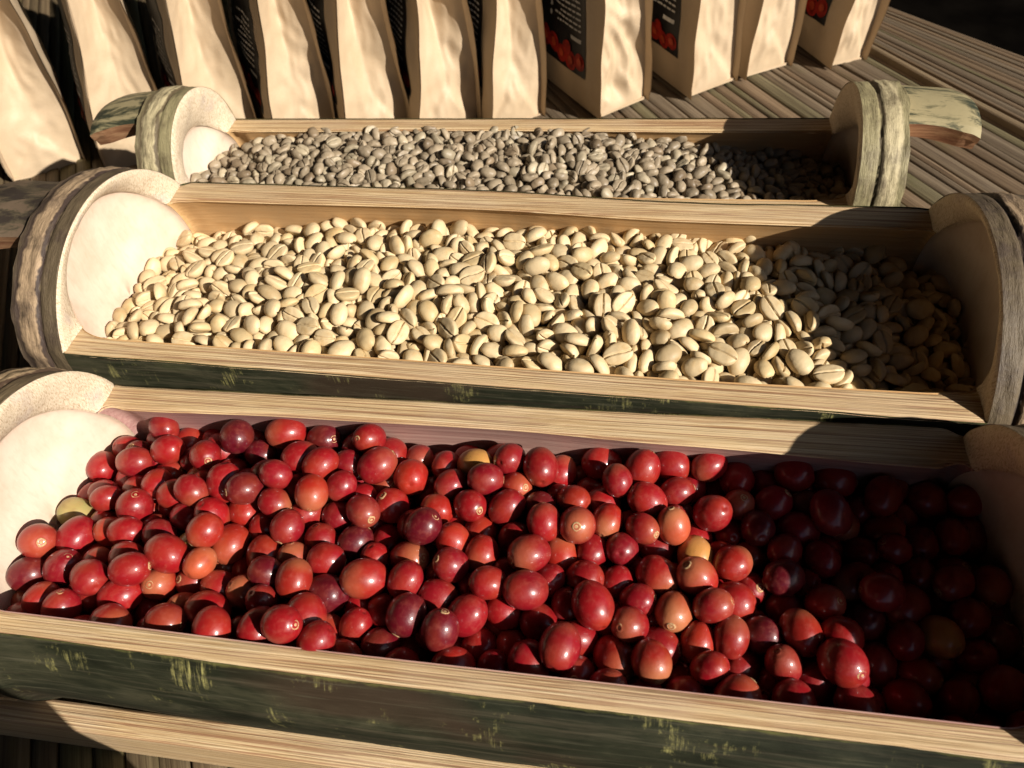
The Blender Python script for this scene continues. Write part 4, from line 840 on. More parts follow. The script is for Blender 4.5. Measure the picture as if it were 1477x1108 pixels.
-1691,-285,782,167,-246,48,88,1906,-150,727,86,-33,140,90,1847,149,739,43,-20,-139,108,-452,448,862,-158,158,-81,104,1053,131,851,158,126,50,92,
833,447,818,-48,233,34,108,-709,-131,883,-140,-102,120,95,-444,-96,861,2,10,191,106,1239,290,802,275,71,-7,100,-1588,512,724,-15,-28,-311,103,
-1926,255,722,-168,-179,-45,92,-695,255,834,-38,104,-36,97,-228,-281,865,-35,-296,-62,89,1706,514,762,-62,-59,-54,102,419,67,847,-117,-7,64,106,
1835,-327,770,-7,29,-199,98,26,-20,847,-128,-32,211,107,-1334,420,761,-25,63,-233,96,-744,336,826,22,-49,202,84,-1058,-12,827,-34,69,-204,107,
1371,70,846,-249,-12,-33,96,612,410,810,-185,135,69,87,716,367,824,-20,35,248,90,161,-10,846,64,-18,-75,103,1278,383,799,154,-88,-95,108,
-1179,-118,811,-74,-254,100,95,15,-333,828,-105,-44,-275,86,-1223,-36,812,-161,235,-83,102,1015,-249,830,246,121,109,88,-1361,-193,809,-164,-85,113,98,
-1564,194,748,-193,-47,69,111,-1383,305,779,48,-9,-256,91,486,276,835,-175,-86,-19,101,1551,289,766,-137,194,-68,102,712,272,822,-54,-108,28,92,
1675,-257,704,-1,1,-200,97,277,10,837,-27,283,-44,100,1754,-42,744,-55,10,-129,92,495,226,863,-198,-7,-74,97,-1843,400,700,52,-88,-252,103,
-1894,-33,739,70,284,91,106,612,499,811,-181,131,-62,105,891,-337,827,-87,-30,195,103,1662,154,794,11,-75,-170,86,-805,-307,874,5,248,11,104,
1486,289,786,-98,-164,44,104,1226,497,765,125,120,168,108,-1057,511,804,26,4,-70,85,1076,-210,834,-27,-76,188,99,1958,-59,723,-19,228,52,87,
1001,110,865,-155,-65,224,99,766,130,849,-98,33,-61,93,1288,-136,825,-34,23,39,104,1299,3,835,-70,34,252,88,-1287,-28,841,39,303,-39,98,
-875,332,807,-192,187,144,98,-529,-293,863,62,-51,269,86,320,193,847,11,-63,-260,108,1050,46,793,226,-94,-189,102,-95,415,818,-40,-88,277,97,
-1765,346,720,-149,-173,-71,103,879,33,846,-83,57,-14,96,-99,65,832,-6,-75,192,100,-1330,180,801,-132,-246,18,93,1124,529,855,123,148,-121,88,
1351,-276,822,36,-235,-30,83,372,381,862,-15,55,83,96,832,-16,846,76,-101,-116,94,1701,-334,783,-4,-12,1,97,-1326,-87,815,-14,2,238,101,
251,27,862,33,-46,-273,105,1201,207,821,85,-206,-166,103,-457,-328,828,30,-95,-20,104,-850,8,877,145,-277,20,94,1979,249,693,170,-101,-111,96,
258,248,841,-37,9,58,96,-1022,441,799,109,-236,-13,94,1714,478,720,-198,-77,-94,92,1168,-147,847,141,-249,-29,85,1830,-185,723,6,-239,123,96,
804,-434,870,85,-40,24,102,853,372,832,18,-117,130,90,1377,-12,829,100,82,84,90,843,-119,851,-162,-161,-37,105,1284,493,808,-188,-188,131,90,
48,320,849,-248,6,-39,93,-362,-186,853,182,-46,32,91,-1605,-272,775,-14,-310,10,94,-1847,-107,738,-196,-35,110,90,-253,419,842,250,-176,-2,84,
-1471,320,782,63,25,-106,107,709,-68,864,34,275,85,95,1388,-340,800,-131,36,218,107,1697,432,734,-304,31,-56,99,-338,17,879,-165,256,35,99,
-1052,-100,854,-247,125,-124,91,-1728,280,745,25,-279,118,99,-1738,36,756,196,15,-77,87,-1825,-133,733,108,78,62,87,1306,201,783,-63,-2,-139,89,
-1605,98,758,49,-86,-214,107,-1441,24,797,-32,-177,-187,102,-1449,372,780,-212,100,13,92,882,380,804,-216,-5,-86,109,-1756,-241,764,73,187,108,101,
1048,355,791,-280,-12,-71,98,624,-36,820,149,-7,65,96,524,-311,860,-113,90,133,88,-1550,-340,760,268,-69,-80,95,1342,-208,804,-215,191,91,105,
-768,17,848,34,-10,85,107,457,-294,831,-203,128,-34,95,-1899,453,674,-44,-109,-288,92,-1401,-130,815,-39,296,-23,86,469,-214,850,150,6,-244,101,
-1648,455,714,-165,116,23,86,-1456,441,766,244,-57,1,87,-285,-150,862,-108,101,-172,95,241,92,828,-166,-231,-94,105,-256,-220,825,-72,17,-175,99,
1365,338,801,25,-17,-49,103,1143,509,784,18,-91,-233,106,-1007,-243,828,-117,36,164,92,1969,-291,747,-28,156,17,111,-1138,521,792,-239,23,-38,84,
184,70,860,-272,-31,-55,92,-177,-231,852,-53,-36,-10,85,728,-326,838,-177,-163,81,89,1619,212,759,-108,60,-138,100,-100,-297,802,-114,131,-159,100,
-166,68,864,202,238,-18,92,603,-317,813,-39,32,-194,93,532,312,792,146,127,124,92,929,514,765,-5,-289,-38,107,1932,-80,728,47,-77,4,91,
386,-67,826,-228,-7,134,104,1106,-185,798,43,71,-186,98,1639,-167,760,274,37,-26,108,-1148,-199,800,-231,-124,-24,107,1590,-83,777,49,-44,-98,98,
-623,30,842,-230,-128,98,96,113,-127,860,-238,-189,-25,98,-1174,424,768,134,-277,-16,98,-1639,-215,762,-131,-168,12,89,428,6,854,-43,-15,77,89,
354,179,796,-49,53,-203,104,-687,-246,822,-162,177,67,87,-984,87,854,58,-288,48,87,-193,-342,840,74,294,-55,86,278,-159,831,269,-17,-83,100,
1976,452,726,204,98,-182,94,-411,-14,859,-27,-75,163,95,-558,124,864,155,-206,118,105,555,-78,845,-76,-61,28,94,1126,349,782,55,-85,91,99,
1101,26,830,-54,1,2,85,345,-5,824,2,205,-120,105,783,413,830,-138,-224,63,88,-992,303,825,13,-259,-72,86,805,-221,803,76,-40,-103,104,
855,-168,842,-52,121,-279,83,1056,-295,801,-17,-53,107,91,545,462,776,-89,-56,251,102,-178,-117,857,-35,-203,-236,93,-296,16,843,-56,244,-17,96,
-1125,49,839,62,20,233,101,-424,152,790,93,79,-60,110,96,-169,808,-23,277,-86,104,-1290,-338,829,-12,23,216,85,-581,-96,849,-85,-4,9,90,
1688,-81,775,-238,43,2,106,620,119,841,-50,58,-138,106,-1419,-137,766,271,102,-37,101,1281,-277,781,7,-9,42,95,-53,124,811,30,37,-1,105,
726,471,815,-6,115,117,102,-1900,-164,707,8,73,-262,99,-746,-62,855,-217,-141,-121,109,322,114,828,-3,121,-209,87,896,190,847,-229,54,-88,89,
-542,-35,829,-111,46,-289,98,-364,536,796,141,-99,93,86,-1441,161,763,-57,282,-119,106,107,465,824,74,52,-117,95,504,-235,836,-177,128,-89,89,
-1086,231,810,-5,-84,111,98,1021,-22,806,-168,184,-3,85,-1369,513,718,-201,56,-104,89,1549,-235,758,28,268,-152,84,1125,161,834,-186,22,-64,102,
1522,-14,790,25,27,-136,109,-564,33,866,301,71,-29,105,1386,-133,792,52,-217,15,99,-179,-164,834,9,58,294,92,1043,134,798,278,-72,7,109,
607,15,788,-109,41,-231,102,-1711,-369,781,49,-6,291,105,99,-279,841,-4,-79,-209,98,508,-60,877,32,-44,-142,105,407,126,841,-179,-29,60,109,
446,331,834,-42,273,-131,85,8,199,779,220,81,144,108,-673,319,806,243,-102,-108,89,-11,59,823,93,-245,-60,102,1421,4,772,-31,-14,162,101,
107,302,846,168,145,101,88,150,368,787,-91,-26,-172,94,152,-90,831,-1,265,82,107,1359,-274,754,92,-22,-288,88,-1624,211,728,-113,-211,40,91,
145,-297,799,-16,35,-134,88,91,-129,725,0,0,-52,110,1166,-403,834,-36,70,-5,99,333,-129,846,-95,32,95,89,-1484,-23,762,6,77,19,85,
-186,-47,886,182,213,63,85,-1653,389,733,-187,126,-177,100,-1638,298,747,59,-47,-68,88,1435,514,733,3,-267,22,96,-510,101,852,227,-35,146,85,
-608,-398,846,83,-123,268,98,-149,-276,825,-40,77,-176,95,-931,397,787,242,8,70,107,269,440,822,-16,-34,144,105,762,-166,849,-8,-149,275,94,
-1509,158,742,-205,-118,74,105,103,199,830,-176,-20,-33,105,-1220,512,743,70,-243,-176,111,1032,-256,744,148,74,69,102,-417,418,803,41,-46,-193,99,
754,-131,840,-66,244,130,100,1632,-373,798,-43,67,-91,100,965,188,854,140,-76,-148,86,-324,428,834,46,132,73,86,825,246,817,-97,171,-220,96,
216,-280,807,-39,-74,-63,100,-1492,502,720,22,-7,-118,101,702,446,808,-132,-208,141,94,1664,363,741,-71,-52,5,93,-138,-48,833,-146,-236,35,96,
-982,-27,845,-82,295,-29,92,-1487,-80,792,-142,223,101,85,-686,140,860,-148,107,-86,89,892,-216,787,-130,-71,-276,104,-107,299,816,57,246,31,89,
821,-324,789,155,163,36,104,-585,-25,805,55,36,138,89,894,299,821,-249,109,140,110,-26,351,822,110,-2,-129,95,-735,230,842,-82,-195,67,106,
-211,9,851,-27,-15,295,86,1561,195,766,29,36,-99,92,-849,181,820,250,-170,54,110,-536,368,784,-39,280,69,95,1810,264,702,95,-51,108,97,
220,-49,827,-211,151,-105,85,-1215,306,776,-51,29,-222,101,-1224,-169,804,-69,110,-4,95,1134,415,773,102,3,128,102,-160,22,811,33,37,-9,91,
973,91,788,-55,-55,-103,108,-942,-302,813,151,25,43,108,-1190,455,730,-237,123,76,94,1226,-188,737,215,-144,-67,104,62,243,828,-53,-117,-74,83,
1432,58,799,-20,122,232,106,187,449,807,-17,8,163,111,-1744,212,703,97,-13,243,106,1051,490,782,-30,-15,-127,109,-1343,-249,807,157,47,154,98,
-408,209,822,-51,104,55,85,749,214,838,-216,134,69,85,-927,-396,854,152,-220,-14,107,-135,293,854,96,79,144,84,673,-314,836,86,-197,-93,106,
-690,48,876,-232,201,-24,102,873,-20,821,-49,-51,185,86,948,50,827,99,-6,-156,86,722,17,858,221,-124,-67,86,580,-308,787,106,-254,-29,104,
57,-109,822,-28,32,-297,85,-940,218,769,-3,61,43,105,-402,-252,745,172,-175,-39,102,219,-97,760,114,50,-72,106,-1862,-384,779,-139,-146,48,98,
1208,119,824,-109,21,-141,105,951,251,821,2,-62,-267,93,1399,444,768,-157,-13,116,94,-270,95,863,163,138,25,87,-1322,91,786,-9,-46,-215,109,
337,-261,832,-172,57,-39,102,222,-353,824,58,86,-119,98,-85,440,797,-244,50,-28,97,1170,-216,792,-184,-203,130,83,1459,-159,766,162,-201,-4,89,
-629,182,826,71,264,-99,109,1629,64,780,-63,-77,73,90,-1416,-308,795,-211,-188,8,109,-1789,218,694,-273,32,101,100,-1086,463,774,77,-274,9,94,
-103,509,754,47,101,231,105,-1922,425,661,162,-179,45,103,-305,179,785,243,66,106,106,923,130,830,240,-101,43,96,766,41,801,-20,138,209,108,
-395,-219,803,266,-151,7,102,298,-28,773,252,-24,-12,88,402,-228,794,161,-197,-159,103,-1346,-96,780,-266,166,-18,96,6,-186,772,57,-38,-194,86,
-1466,498,664,-47,38,192,103,1582,112,754,-52,36,-282,106,-710,-453,873,113,-260,-82,99,-1461,88,754,-54,-255,108,100,168,239,871,-307,42,39,107,
-1737,143,730,-212,49,55,95,704,178,826,131,-149,-81,100,-1399,455,730,-46,-68,-17,92,-225,162,843,-149,63,-158,109,-359,167,841,-38,-24,34,86,
-1434,517,719,143,73,250,90,320,442,801,-137,245,-11,105,-1388,365,730,-92,-155,182,106,1475,438,748,3,78,214,94,-677,-155,800,-104,-83,259,88,
-1542,70,734,24,-4,-49,106,-1770,42,722,-185,-187,58,92,-338,-284,775,72,277,51,90,-983,42,815,34,-246,52,95,648,30,845,-291,71,-48,88,
-890,-101,824,-89,-119,15,94,1329,117,793,-66,-6,-30,104,-1275,-21,771,-104,28,-236,85,-454,-273,850,-100,53,160,96,844,61,782,-12,61,186,99,
336,-197,790,98,-201,187,92,-450,79,834,-18,0,188,91,-142,159,856,41,-1,170,106,1540,475,741,291,-54,-26,103,-1160,205,814,-176,-165,7,96,
405,-343,842,-189,-215,87,103,-668,-84,823,-32,281,-81,102,1962,356,720,-45,-36,152,107,294,329,842,74,29,152,93,643,259,824,-111,221,92,91,
-300,497,804,-215,-218,-64,88,734,-252,794,3,0,198,106,-696,-309,827,-290,-63,-64,99,-1157,-69,805,-88,-30,-193,92,953,-177,826,-11,-236,181,110,
-705,507,746,-138,99,16,106,1704,327,723,46,94,145,90,364,354,838,171,-194,-3,89,-1155,-357,833,18,-1,-117,95,-98,-163,817,-89,80,-202,90,
1582,25,763,187,-133,-55,88,-1516,-181,778,31,8,-222,111,1193,309,765,143,-243,-127,108,475,-349,797,207,146,-21,109,1713,-134,728,-85,84,219,88,
558,385,771,-71,93,12,99,-527,-339,776,-64,99,-143,86,74,-300,740,204,60,34,94,-742,-155,839,237,-71,-10,104,630,184,810,-134,198,36,99,
1719,-65,705,0,1,-12,106,-22,-436,838,-10,73,-105,103,-1632,-375,800,220,132,-100,98,-607,439,797,-78,83,269,91,587,-154,880,-185,193,-61,90,
386,-161,832,221,108,-66,93,-343,-77,853,86,115,-275,98,1788,490,704,-49,-31,-38,98,511,109,850,17,-43,268,110,744,354,794,156,-257,44,105,
-1426,-26,791,-81,-45,-207,93,-43,-339,803,94,0,81,84,-1728,393,679,57,258,-126,96,159,-221,818,-21,254,166,100,-97,225,858,-166,-185,110,85,
-345,-341,793,-13,-48,196,105,-1085,385,782,10,96,59,100,-1744,-42,750,-46,-76,204,88,-333,212,821,-77,225,85,88,1096,274,799,10,-272,51,102,
673,-126,808,73,6,147,109,-1459,224,780,301,-2,-38,106,-1650,14,745,62,16,-69,92,750,431,741,97,94,155,110,1612,-434,843,-176,150,105,106,
-1796,-399,802,-115,-233,167,102,1583,-387,795,-88,-222,36,94,-1327,-416,846,-24,-119,-186,91,1921,-349,773,239,-34,16,92,-1552,-412,796,-80,54,-86,96,
1023,-418,842,-47,35,71,85,-1629,-452,825,-275,-5,10,105,1209,-462,865,-39,-60,97,103,-1407,-412,826,238,-129,68,102,492,-487,908,-293,-8,-14,108,
162,-472,887,-51,-52,219,100,-237,-432,861,13,-281,49,88,375,-447,875,-81,289,90,89,47,-472,860,46,18,188,105,186,-428,839,-57,31,132,102,
1441,-365,786,4,-48,-201,109,288,-434,867,27,-97,-124,88,1886,-384,757,138,-142,50,90,784,-53,857,-45,-89,169,97,1793,-383,800,-177,80,-62,88,
-359,-426,834,-69,-25,107,106,-918,-482,897,-216,200,-24,93,-593,-461,863,-47,105,-213,97,1457,108,782,-130,104,72,88,-478,-446,852,25,35,-233,92,
-408,-475,875,-194,-188,-78,91,950,-429,812,74,-4,-146,89,-336,97,859,-179,3,-124,87,259,-418,826,220,-144,-117,85,1526,-441,796,-79,-66,-35,109,
-21,448,825,-98,-14,-212,104,-1284,-460,828,87,-197,73,105,1770,-436,809,5,70,-78,89,1448,-81,788,130,-272,-6,101,-1542,-480,836,-189,216,48,97,
-1912,-349,733,19,-70,228,101,161,-392,790,-144,-182,25,93,-1871,213,687,219,-210,62,99,756,-288,856,50,78,101,103,-1475,-461,792,-69,270,106,110,
-1738,-461,772,-227,-118,37,108,1086,-453,851,56,-103,-73,90,-238,-494,897,294,-29,-69,96,1482,-257,793,187,-227,-20,95,-1065,-466,849,217,-48,85,104,
545,-434,819,53,-223,-79,91,-1251,-417,832,-133,-94,217,89,-1488,-361,790,-212,131,-36,106,1678,-442,795,-116,-90,46,97,465,-425,859,43,108,240,104,
955,-401,789,-262,-45,-77,103,-692,-496,886,50,33,29,109,-1169,50,824,-282,-68,73,99,415,507,781,11,-78,196,94,-1014,367,804,-85,-52,27,91,
1695,260,775,42,262,-132,95,101,-408,829,266,-71,62,102,-1911,132,714,68,-177,-227,100,402,-498,881,29,53,-195,97,-1820,-191,699,-201,-25,-105,95,
-593,-326,824,46,-299,74,106,-1908,-307,693,63,29,52,104,-865,-204,837,-192,160,-5,89,-1084,300,772,-89,-95,3,105,882,-441,780,-15,-58,153,101,
-1579,-243,742,-141,190,33,86,-193,-470,824,35,-19,-219,86,932,431,760,-207,86,152,102,-1825,-458,773,-24,23,-290,94,-1536,283,771,147,267,75,98,
-177,510,764,216,-40,-77,99,546,-483,869,250,99,36,88,1448,193,791,-178,-132,10,90,-841,-493,882,-79,245,-117,107,-1829,8,750,189,182,-55,89,
1777,207,739,-40,234,-104,102,1340,-435,819,-15,-82,-162,108,281,-89,812,-10,-172,-201,98,29,511,794,59,-57,-185,85,-1516,-275,768,-91,-15,233,92,
1819,-416,763,-10,262,-21,95,1868,-107,703,0,0,200,94,1394,-450,842,59,91,127,95,431,-95,840,261,174,15,98,-580,365,812,44,51,-230,97,
-829,509,775,0,68,168,93,1168,238,769,81,-1,96,90,1855,44,720,245,-59,12,100,-486,-402,805,192,-147,-47,100,252,-227,818,155,172,211,100,
86,-338,792,-14,102,-105,91,454,439,802,-30,-170,171,86,-466,497,797,81,-48,-111,103,-1231,386,735,-113,50,-131,96,1478,346,731,69,-47,-170,110,
1528,-141,732,33,-45,34,107,-628,-443,822,191,47,-40,97,762,270,802,84,-31,-245,102,-675,398,778,217,-145,-71,91,-1153,-455,824,10,39,85,101,
1506,-398,761,14,-261,-159,84,214,303,847,-12,18,-267,87,-824,262,783,215,-157,54,94,1252,-439,824,-38,-24,216,108,-27,519,744,-170,69,199,95,
358,270,816,-19,99,-282,110,-549,172,786,-6,-117,-239,100,1991,-375,728,158,-92,-158,99,-359,449,767,-12,62,-194,108,-1267,379,736,-82,-200,98,93,
-1090,-128,788,40,-20,87,102,948,-113,822,-40,-41,288,104,613,-499,883,73,69,-6,107,1413,258,758,-166,209,-7,109,218,-139,794,111,16,-49,91,
-884,-427,805,-100,-17,181,97,1382,152,778,52,159,173,101,1951,-410,739,163,74,-238,101,976,510,788,35,4,115,83,310,-458,829,-176,28,227,84,
1503,199,746,-187,238,69,92,76,399,781,76,226,-27,100,1741,-430,767,59,17,-205,93,1755,415,707,-48,254,-11,98,-1145,251,757,43,-93,77,94,
-91,-30,806,-240,-174,-103,107,967,-240,738,-201,-3,-7,90,-996,-432,848,182,-181,23,84,-280,-448,813,92,40,208,92,1696,-340,727,-103,30,-49,102,
-1358,-466,794,14,-16,100,107,1611,-229,719,-26,81,-245,87,589,-471,827,-217,151,13,95,-1540,-9,738,-44,2,2,100,1818,459,664,-78,89,-162,93,
-1652,136,697,41,-85,-197,105,-1923,185,660,147,-84,-41,89,1879,-313,717,-217,96,-41,88,1138,-475,818,100,3,-84,101,1621,503,713,52,4,-48,110,
1776,-241,704,0,0,-5,108,1034,-119,810,104,78,101,102,678,408,770,216,-143,-48,105,-133,-119,785,32,53,-58,105,1060,-474,809,-173,-216,92,97,
-479,243,764,12,-186,-173,109,-1208,-413,810,82,74,-156,87,1691,173,759,222,116,29,107,
]
DATA['B'] = [
583,-93,786,-221,-182,-41,105,807,-18,747,-248,146,67,109,1238,-14,702,24,-7,-240,109,798,-206,752,152,-258,-44,104,64,-154,791,31,-20,300,103,
654,47,765,50,-307,4,105,304,-189,795,272,44,-1,112,-609,5,796,-63,80,-255,102,644,-86,768,133,-258,-85,101,-945,167,771,-270,-133,33,112,
1749,103,604,-232,-30,-49,106,1867,201,594,96,-292,-21,105,1186,-170,675,-72,-26,278,108,-505,-135,785,-15,123,-103,106,1429,28,665,-22,-209,-66,108,
209,-111,763,1,-146,278,98,1976,248,536,-2,105,-273,97,2006,8,563,-18,-166,234,108,1640,-77,642,-56,-261,96,111,-701,18,804,-10,-138,239,99,
-614,-193,786,-206,154,6,101,1034,-107,714,-36,-97,204,98,352,-225,772,89,-12,73,94,540,201,756,-202,94,115,106,-1416,263,705,-7,160,-243,104,
-449,-85,816,212,-225,11,110,-223,-138,777,11,73,-112,103,1124,-66,714,103,40,94,101,-294,-239,777,-242,-17,-23,104,-585,165,767,44,13,-10,112,
-5,-101,787,-8,7,-149,108,370,-117,787,-174,-143,32,101,-682,-228,795,-271,-50,-23,93,1799,342,587,-40,52,-305,109,-1050,244,746,-24,297,25,106,
292,90,778,-46,-121,29,111,1366,-8,693,-105,-279,73,104,-188,-8,806,74,82,19,103,115,-242,773,16,-4,46,102,1894,109,566,-214,56,-11,92,
-939,-139,791,58,-27,-150,107,23,156,777,139,274,3,106,410,283,745,-2,133,-203,109,141,-110,793,-65,24,-74,110,-282,60,786,1,-10,37,110,
461,217,747,-6,0,-32,110,-1117,76,776,-293,93,22,107,-387,-194,793,61,-162,-214,109,665,-232,760,-8,-107,-167,114,1760,-46,612,285,-90,-37,94,
1132,-135,698,12,22,-143,87,968,-40,718,212,-22,34,100,-844,-188,766,88,-197,184,112,534,-148,763,-218,112,-72,101,476,-165,779,209,67,-41,96,
1647,182,627,-57,-1,98,110,923,-129,739,31,78,249,100,1669,7,638,-172,116,-95,106,716,205,751,258,118,-10,107,437,-216,769,-23,2,172,99,
-748,-67,785,54,-243,131,108,406,-153,763,76,88,7,106,-805,81,772,46,-180,-236,106,-782,-180,797,202,151,30,105,1112,167,678,12,-108,153,101,
1514,-22,640,-135,146,-90,107,-146,-144,781,-125,-128,-39,99,1265,-114,673,39,229,-129,106,1183,-112,701,164,-56,-70,93,-1271,132,742,-64,283,-23,106,
1093,269,677,23,4,-257,97,1049,-1,698,-43,91,286,106,844,-219,737,241,76,71,97,313,-114,794,84,43,118,97,1270,247,672,179,100,83,105,
1337,-115,664,33,-101,-264,99,-1301,5,747,-148,-213,71,111,1745,179,598,10,50,-203,109,1541,59,661,-147,127,-127,108,162,59,781,54,277,37,93,
1597,230,630,87,55,261,100,164,305,735,-214,122,105,110,-1258,-59,740,-78,-63,14,105,948,1,727,152,16,-17,95,-1176,-192,761,14,-22,150,90,
-335,101,789,197,-89,214,108,1041,-209,715,134,-72,-159,99,385,126,791,149,175,54,111,1702,337,590,-61,29,276,111,-1034,-144,774,216,19,118,94,
774,270,707,72,-19,128,105,-195,-50,786,212,42,-17,104,733,-290,749,160,-48,266,110,1252,146,661,119,76,73,97,-745,299,757,-189,-75,60,105,
195,-225,775,-46,69,-68,106,85,161,757,95,-145,40,107,1539,-98,641,-94,-18,-105,105,-418,215,757,68,40,-235,109,765,-150,738,-208,-184,-21,100,
839,12,734,-224,-81,-127,109,-1557,232,677,-22,16,-75,112,194,-75,798,-24,-3,-33,91,-1563,62,677,30,6,-54,102,-1114,-194,753,-53,256,1,98,
699,-43,753,17,295,-10,97,-319,-128,791,-103,265,-6,94,1141,69,701,293,86,55,87,-546,-184,764,180,5,-20,107,-1066,-53,772,-257,162,-39,108,
1773,17,599,267,-65,35,110,1364,57,667,8,129,-177,114,1026,277,693,-248,39,7,90,-1746,-33,657,-39,94,-194,96,1650,312,609,-195,-113,198,100,
572,22,766,-10,-49,150,99,-1689,140,634,1,19,220,114,-73,-10,784,-1,85,207,104,-27,-246,781,42,130,27,99,1327,-55,663,-68,-43,17,108,
1940,24,561,231,-71,-114,95,2026,128,549,-1,7,186,106,-82,-172,782,277,-116,3,98,-892,254,732,14,143,-273,109,648,158,762,-16,-48,-127,110,
-1464,-76,698,-39,-22,-4,102,-301,204,768,217,-64,-85,108,1288,-172,670,-101,-24,-259,104,-992,-180,755,62,-30,-197,103,-563,69,786,245,-183,4,97,
450,94,761,-101,121,-107,103,979,-121,708,55,43,-68,87,641,-172,768,-13,51,-9,86,380,-257,759,-209,178,-146,106,456,-50,763,90,255,-141,104,
1904,-74,584,-305,-14,1,100,-1749,103,640,67,32,80,88,-927,-7,786,-18,22,-223,101,-7,253,742,-98,240,121,109,887,-268,736,-70,-56,187,101,
1618,2,624,24,-81,-49,106,-358,-247,783,150,-50,-90,102,17,17,769,40,5,200,95,1818,-61,596,183,182,27,104,1566,-33,627,-88,114,-89,109,
506,17,760,-32,-86,212,92,-1135,34,772,172,-45,-56,99,-100,186,780,-80,34,-188,100,-194,278,749,-297,-37,-10,91,888,-172,722,4,28,-159,97,
-701,269,752,143,-42,-143,103,1416,-104,648,3,285,-90,96,1483,7,655,179,42,-245,88,-1460,175,707,-4,5,99,101,-407,-124,784,-22,-33,-206,109,
-72,-247,774,-193,172,-42,101,940,30,733,-52,198,189,105,863,140,714,-131,281,18,107,284,289,742,-259,-25,-120,112,-1335,-51,741,179,240,33,93,
-1118,292,748,-39,32,-117,107,703,-165,736,42,26,234,106,1281,-60,684,6,-93,-56,100,-268,-189,784,136,82,-43,86,374,-5,772,-3,60,-126,91,
-830,-144,807,138,253,-31,101,767,71,732,-109,77,-45,109,1076,53,698,44,-42,205,88,123,-134,754,-39,35,218,110,1178,301,655,2,-145,-183,102,
593,317,732,34,-198,-177,111,-1601,-146,693,115,50,-10,106,-546,-69,782,19,145,-233,105,-87,112,767,69,-91,-73,108,-383,110,768,0,69,-192,111,
-270,-17,783,-212,-158,55,93,1187,22,696,-81,-18,-226,101,-451,92,781,18,37,53,85,-1242,27,755,263,74,46,87,-13,-179,780,26,-137,-211,93,
-753,-271,784,-247,41,-7,91,-1517,-136,694,2,246,126,104,892,-30,709,136,105,173,109,-1610,181,665,-66,-18,-171,102,492,-210,752,-113,40,278,88,
-140,9,783,205,103,105,89,-747,213,755,58,67,188,107,-511,-247,770,-28,-33,228,97,-338,270,771,275,109,-29,100,982,50,710,-241,-140,-99,109,
-641,-67,794,49,-76,-105,105,1339,323,634,152,69,259,86,2053,239,526,-45,53,-84,97,-196,-212,769,95,129,151,97,-1081,-125,759,56,89,90,101,
-538,-132,783,-214,-38,117,111,753,155,738,-59,-22,-92,99,-136,-255,776,-57,9,-48,86,871,55,715,-111,218,106,111,845,314,709,-118,-12,-145,103,
919,212,703,-33,49,-205,103,-877,-88,793,261,-26,-123,98,-1635,-24,659,-9,74,-121,95,568,151,755,213,208,-68,98,-580,275,749,-36,-187,-131,102,
-332,-188,779,172,59,43,97,1130,342,685,133,-55,12,109,244,135,756,-43,-39,167,91,211,-297,776,19,-37,69,100,1808,153,587,-26,-30,-113,105,
126,9,761,-184,-209,30,90,-1118,193,746,-99,19,246,107,-508,166,774,75,-30,194,88,-393,-52,779,90,32,159,86,1802,54,590,12,231,118,95,
-1511,82,692,-181,-201,78,87,-139,-193,765,-259,-160,-56,89,-337,11,776,22,38,229,83,1388,-40,652,-166,197,-80,106,343,128,759,-252,-105,72,96,
1617,-160,636,217,66,-174,110,287,-43,783,126,194,109,106,-400,45,779,-39,-14,47,83,-1497,-2,689,-91,114,277,91,1661,87,632,-221,-160,68,99,
1356,189,654,311,-43,2,92,-686,142,765,-2,-107,-284,100,629,-189,729,110,71,7,103,-159,190,765,39,-142,-237,97,165,240,731,-196,43,87,100,
-274,283,741,-69,111,-9,96,586,-296,754,186,-96,-66,110,219,212,739,37,117,273,102,-1045,299,745,30,231,152,106,-1495,276,690,17,-96,-181,109,
-53,268,742,148,-148,-207,97,-780,-121,782,-7,249,129,99,115,255,743,-70,-172,31,110,1201,248,651,-136,5,-42,95,692,-101,740,-91,-43,276,85,
-181,46,796,-30,188,174,104,1966,89,553,-74,135,-156,96,1477,206,625,-253,-33,135,110,1485,54,645,-169,105,6,108,416,-81,756,-40,-146,177,109,
988,181,697,-95,-8,-38,111,524,-216,724,32,64,128,100,-911,-200,763,-37,-50,-194,92,1763,-132,618,139,-256,39,110,962,272,686,12,-21,216,88,
217,-25,772,244,-28,-91,109,67,21,753,-201,106,-60,103,-110,-22,744,13,39,-275,105,37,93,753,-107,-37,72,99,577,-168,718,239,11,-8,106,
-1231,-193,743,9,-57,148,96,926,139,705,-171,-153,17,99,-468,-216,782,-117,13,-26,87,316,182,757,-27,27,-262,109,-781,-11,781,84,292,29,94,
1666,-145,637,-148,105,-224,96,1864,260,579,3,-12,42,97,-373,321,758,214,33,-16,106,795,-108,725,-59,206,19,107,965,-180,706,-98,47,-248,85,
51,-27,773,-135,155,-150,84,-1380,158,701,7,-204,76,103,1458,-40,633,59,148,228,104,508,87,754,190,77,65,95,1599,107,624,-107,-259,74,90,
-260,-83,768,13,-167,-168,108,-11,-190,738,211,-10,73,108,154,-292,770,162,-178,-142,98,-1142,-17,722,105,-1,138,109,-1194,1,735,-105,-62,207,101,
-1789,-88,673,119,122,119,106,1392,349,631,-254,28,-29,90,75,-194,760,182,6,22,85,412,4,769,167,74,201,83,1420,-88,669,-15,-78,-220,83,
-1347,-125,693,261,-44,-127,93,834,-61,715,250,1,39,90,1324,154,656,85,-201,49,85,1538,202,618,-221,-191,-69,104,1519,-130,615,37,170,102,108,
1399,233,628,-91,210,-82,105,533,-54,766,-84,18,-125,99,1222,-87,688,68,-235,-13,90,-469,28,766,61,-208,-135,109,-24,95,757,132,5,-155,90,
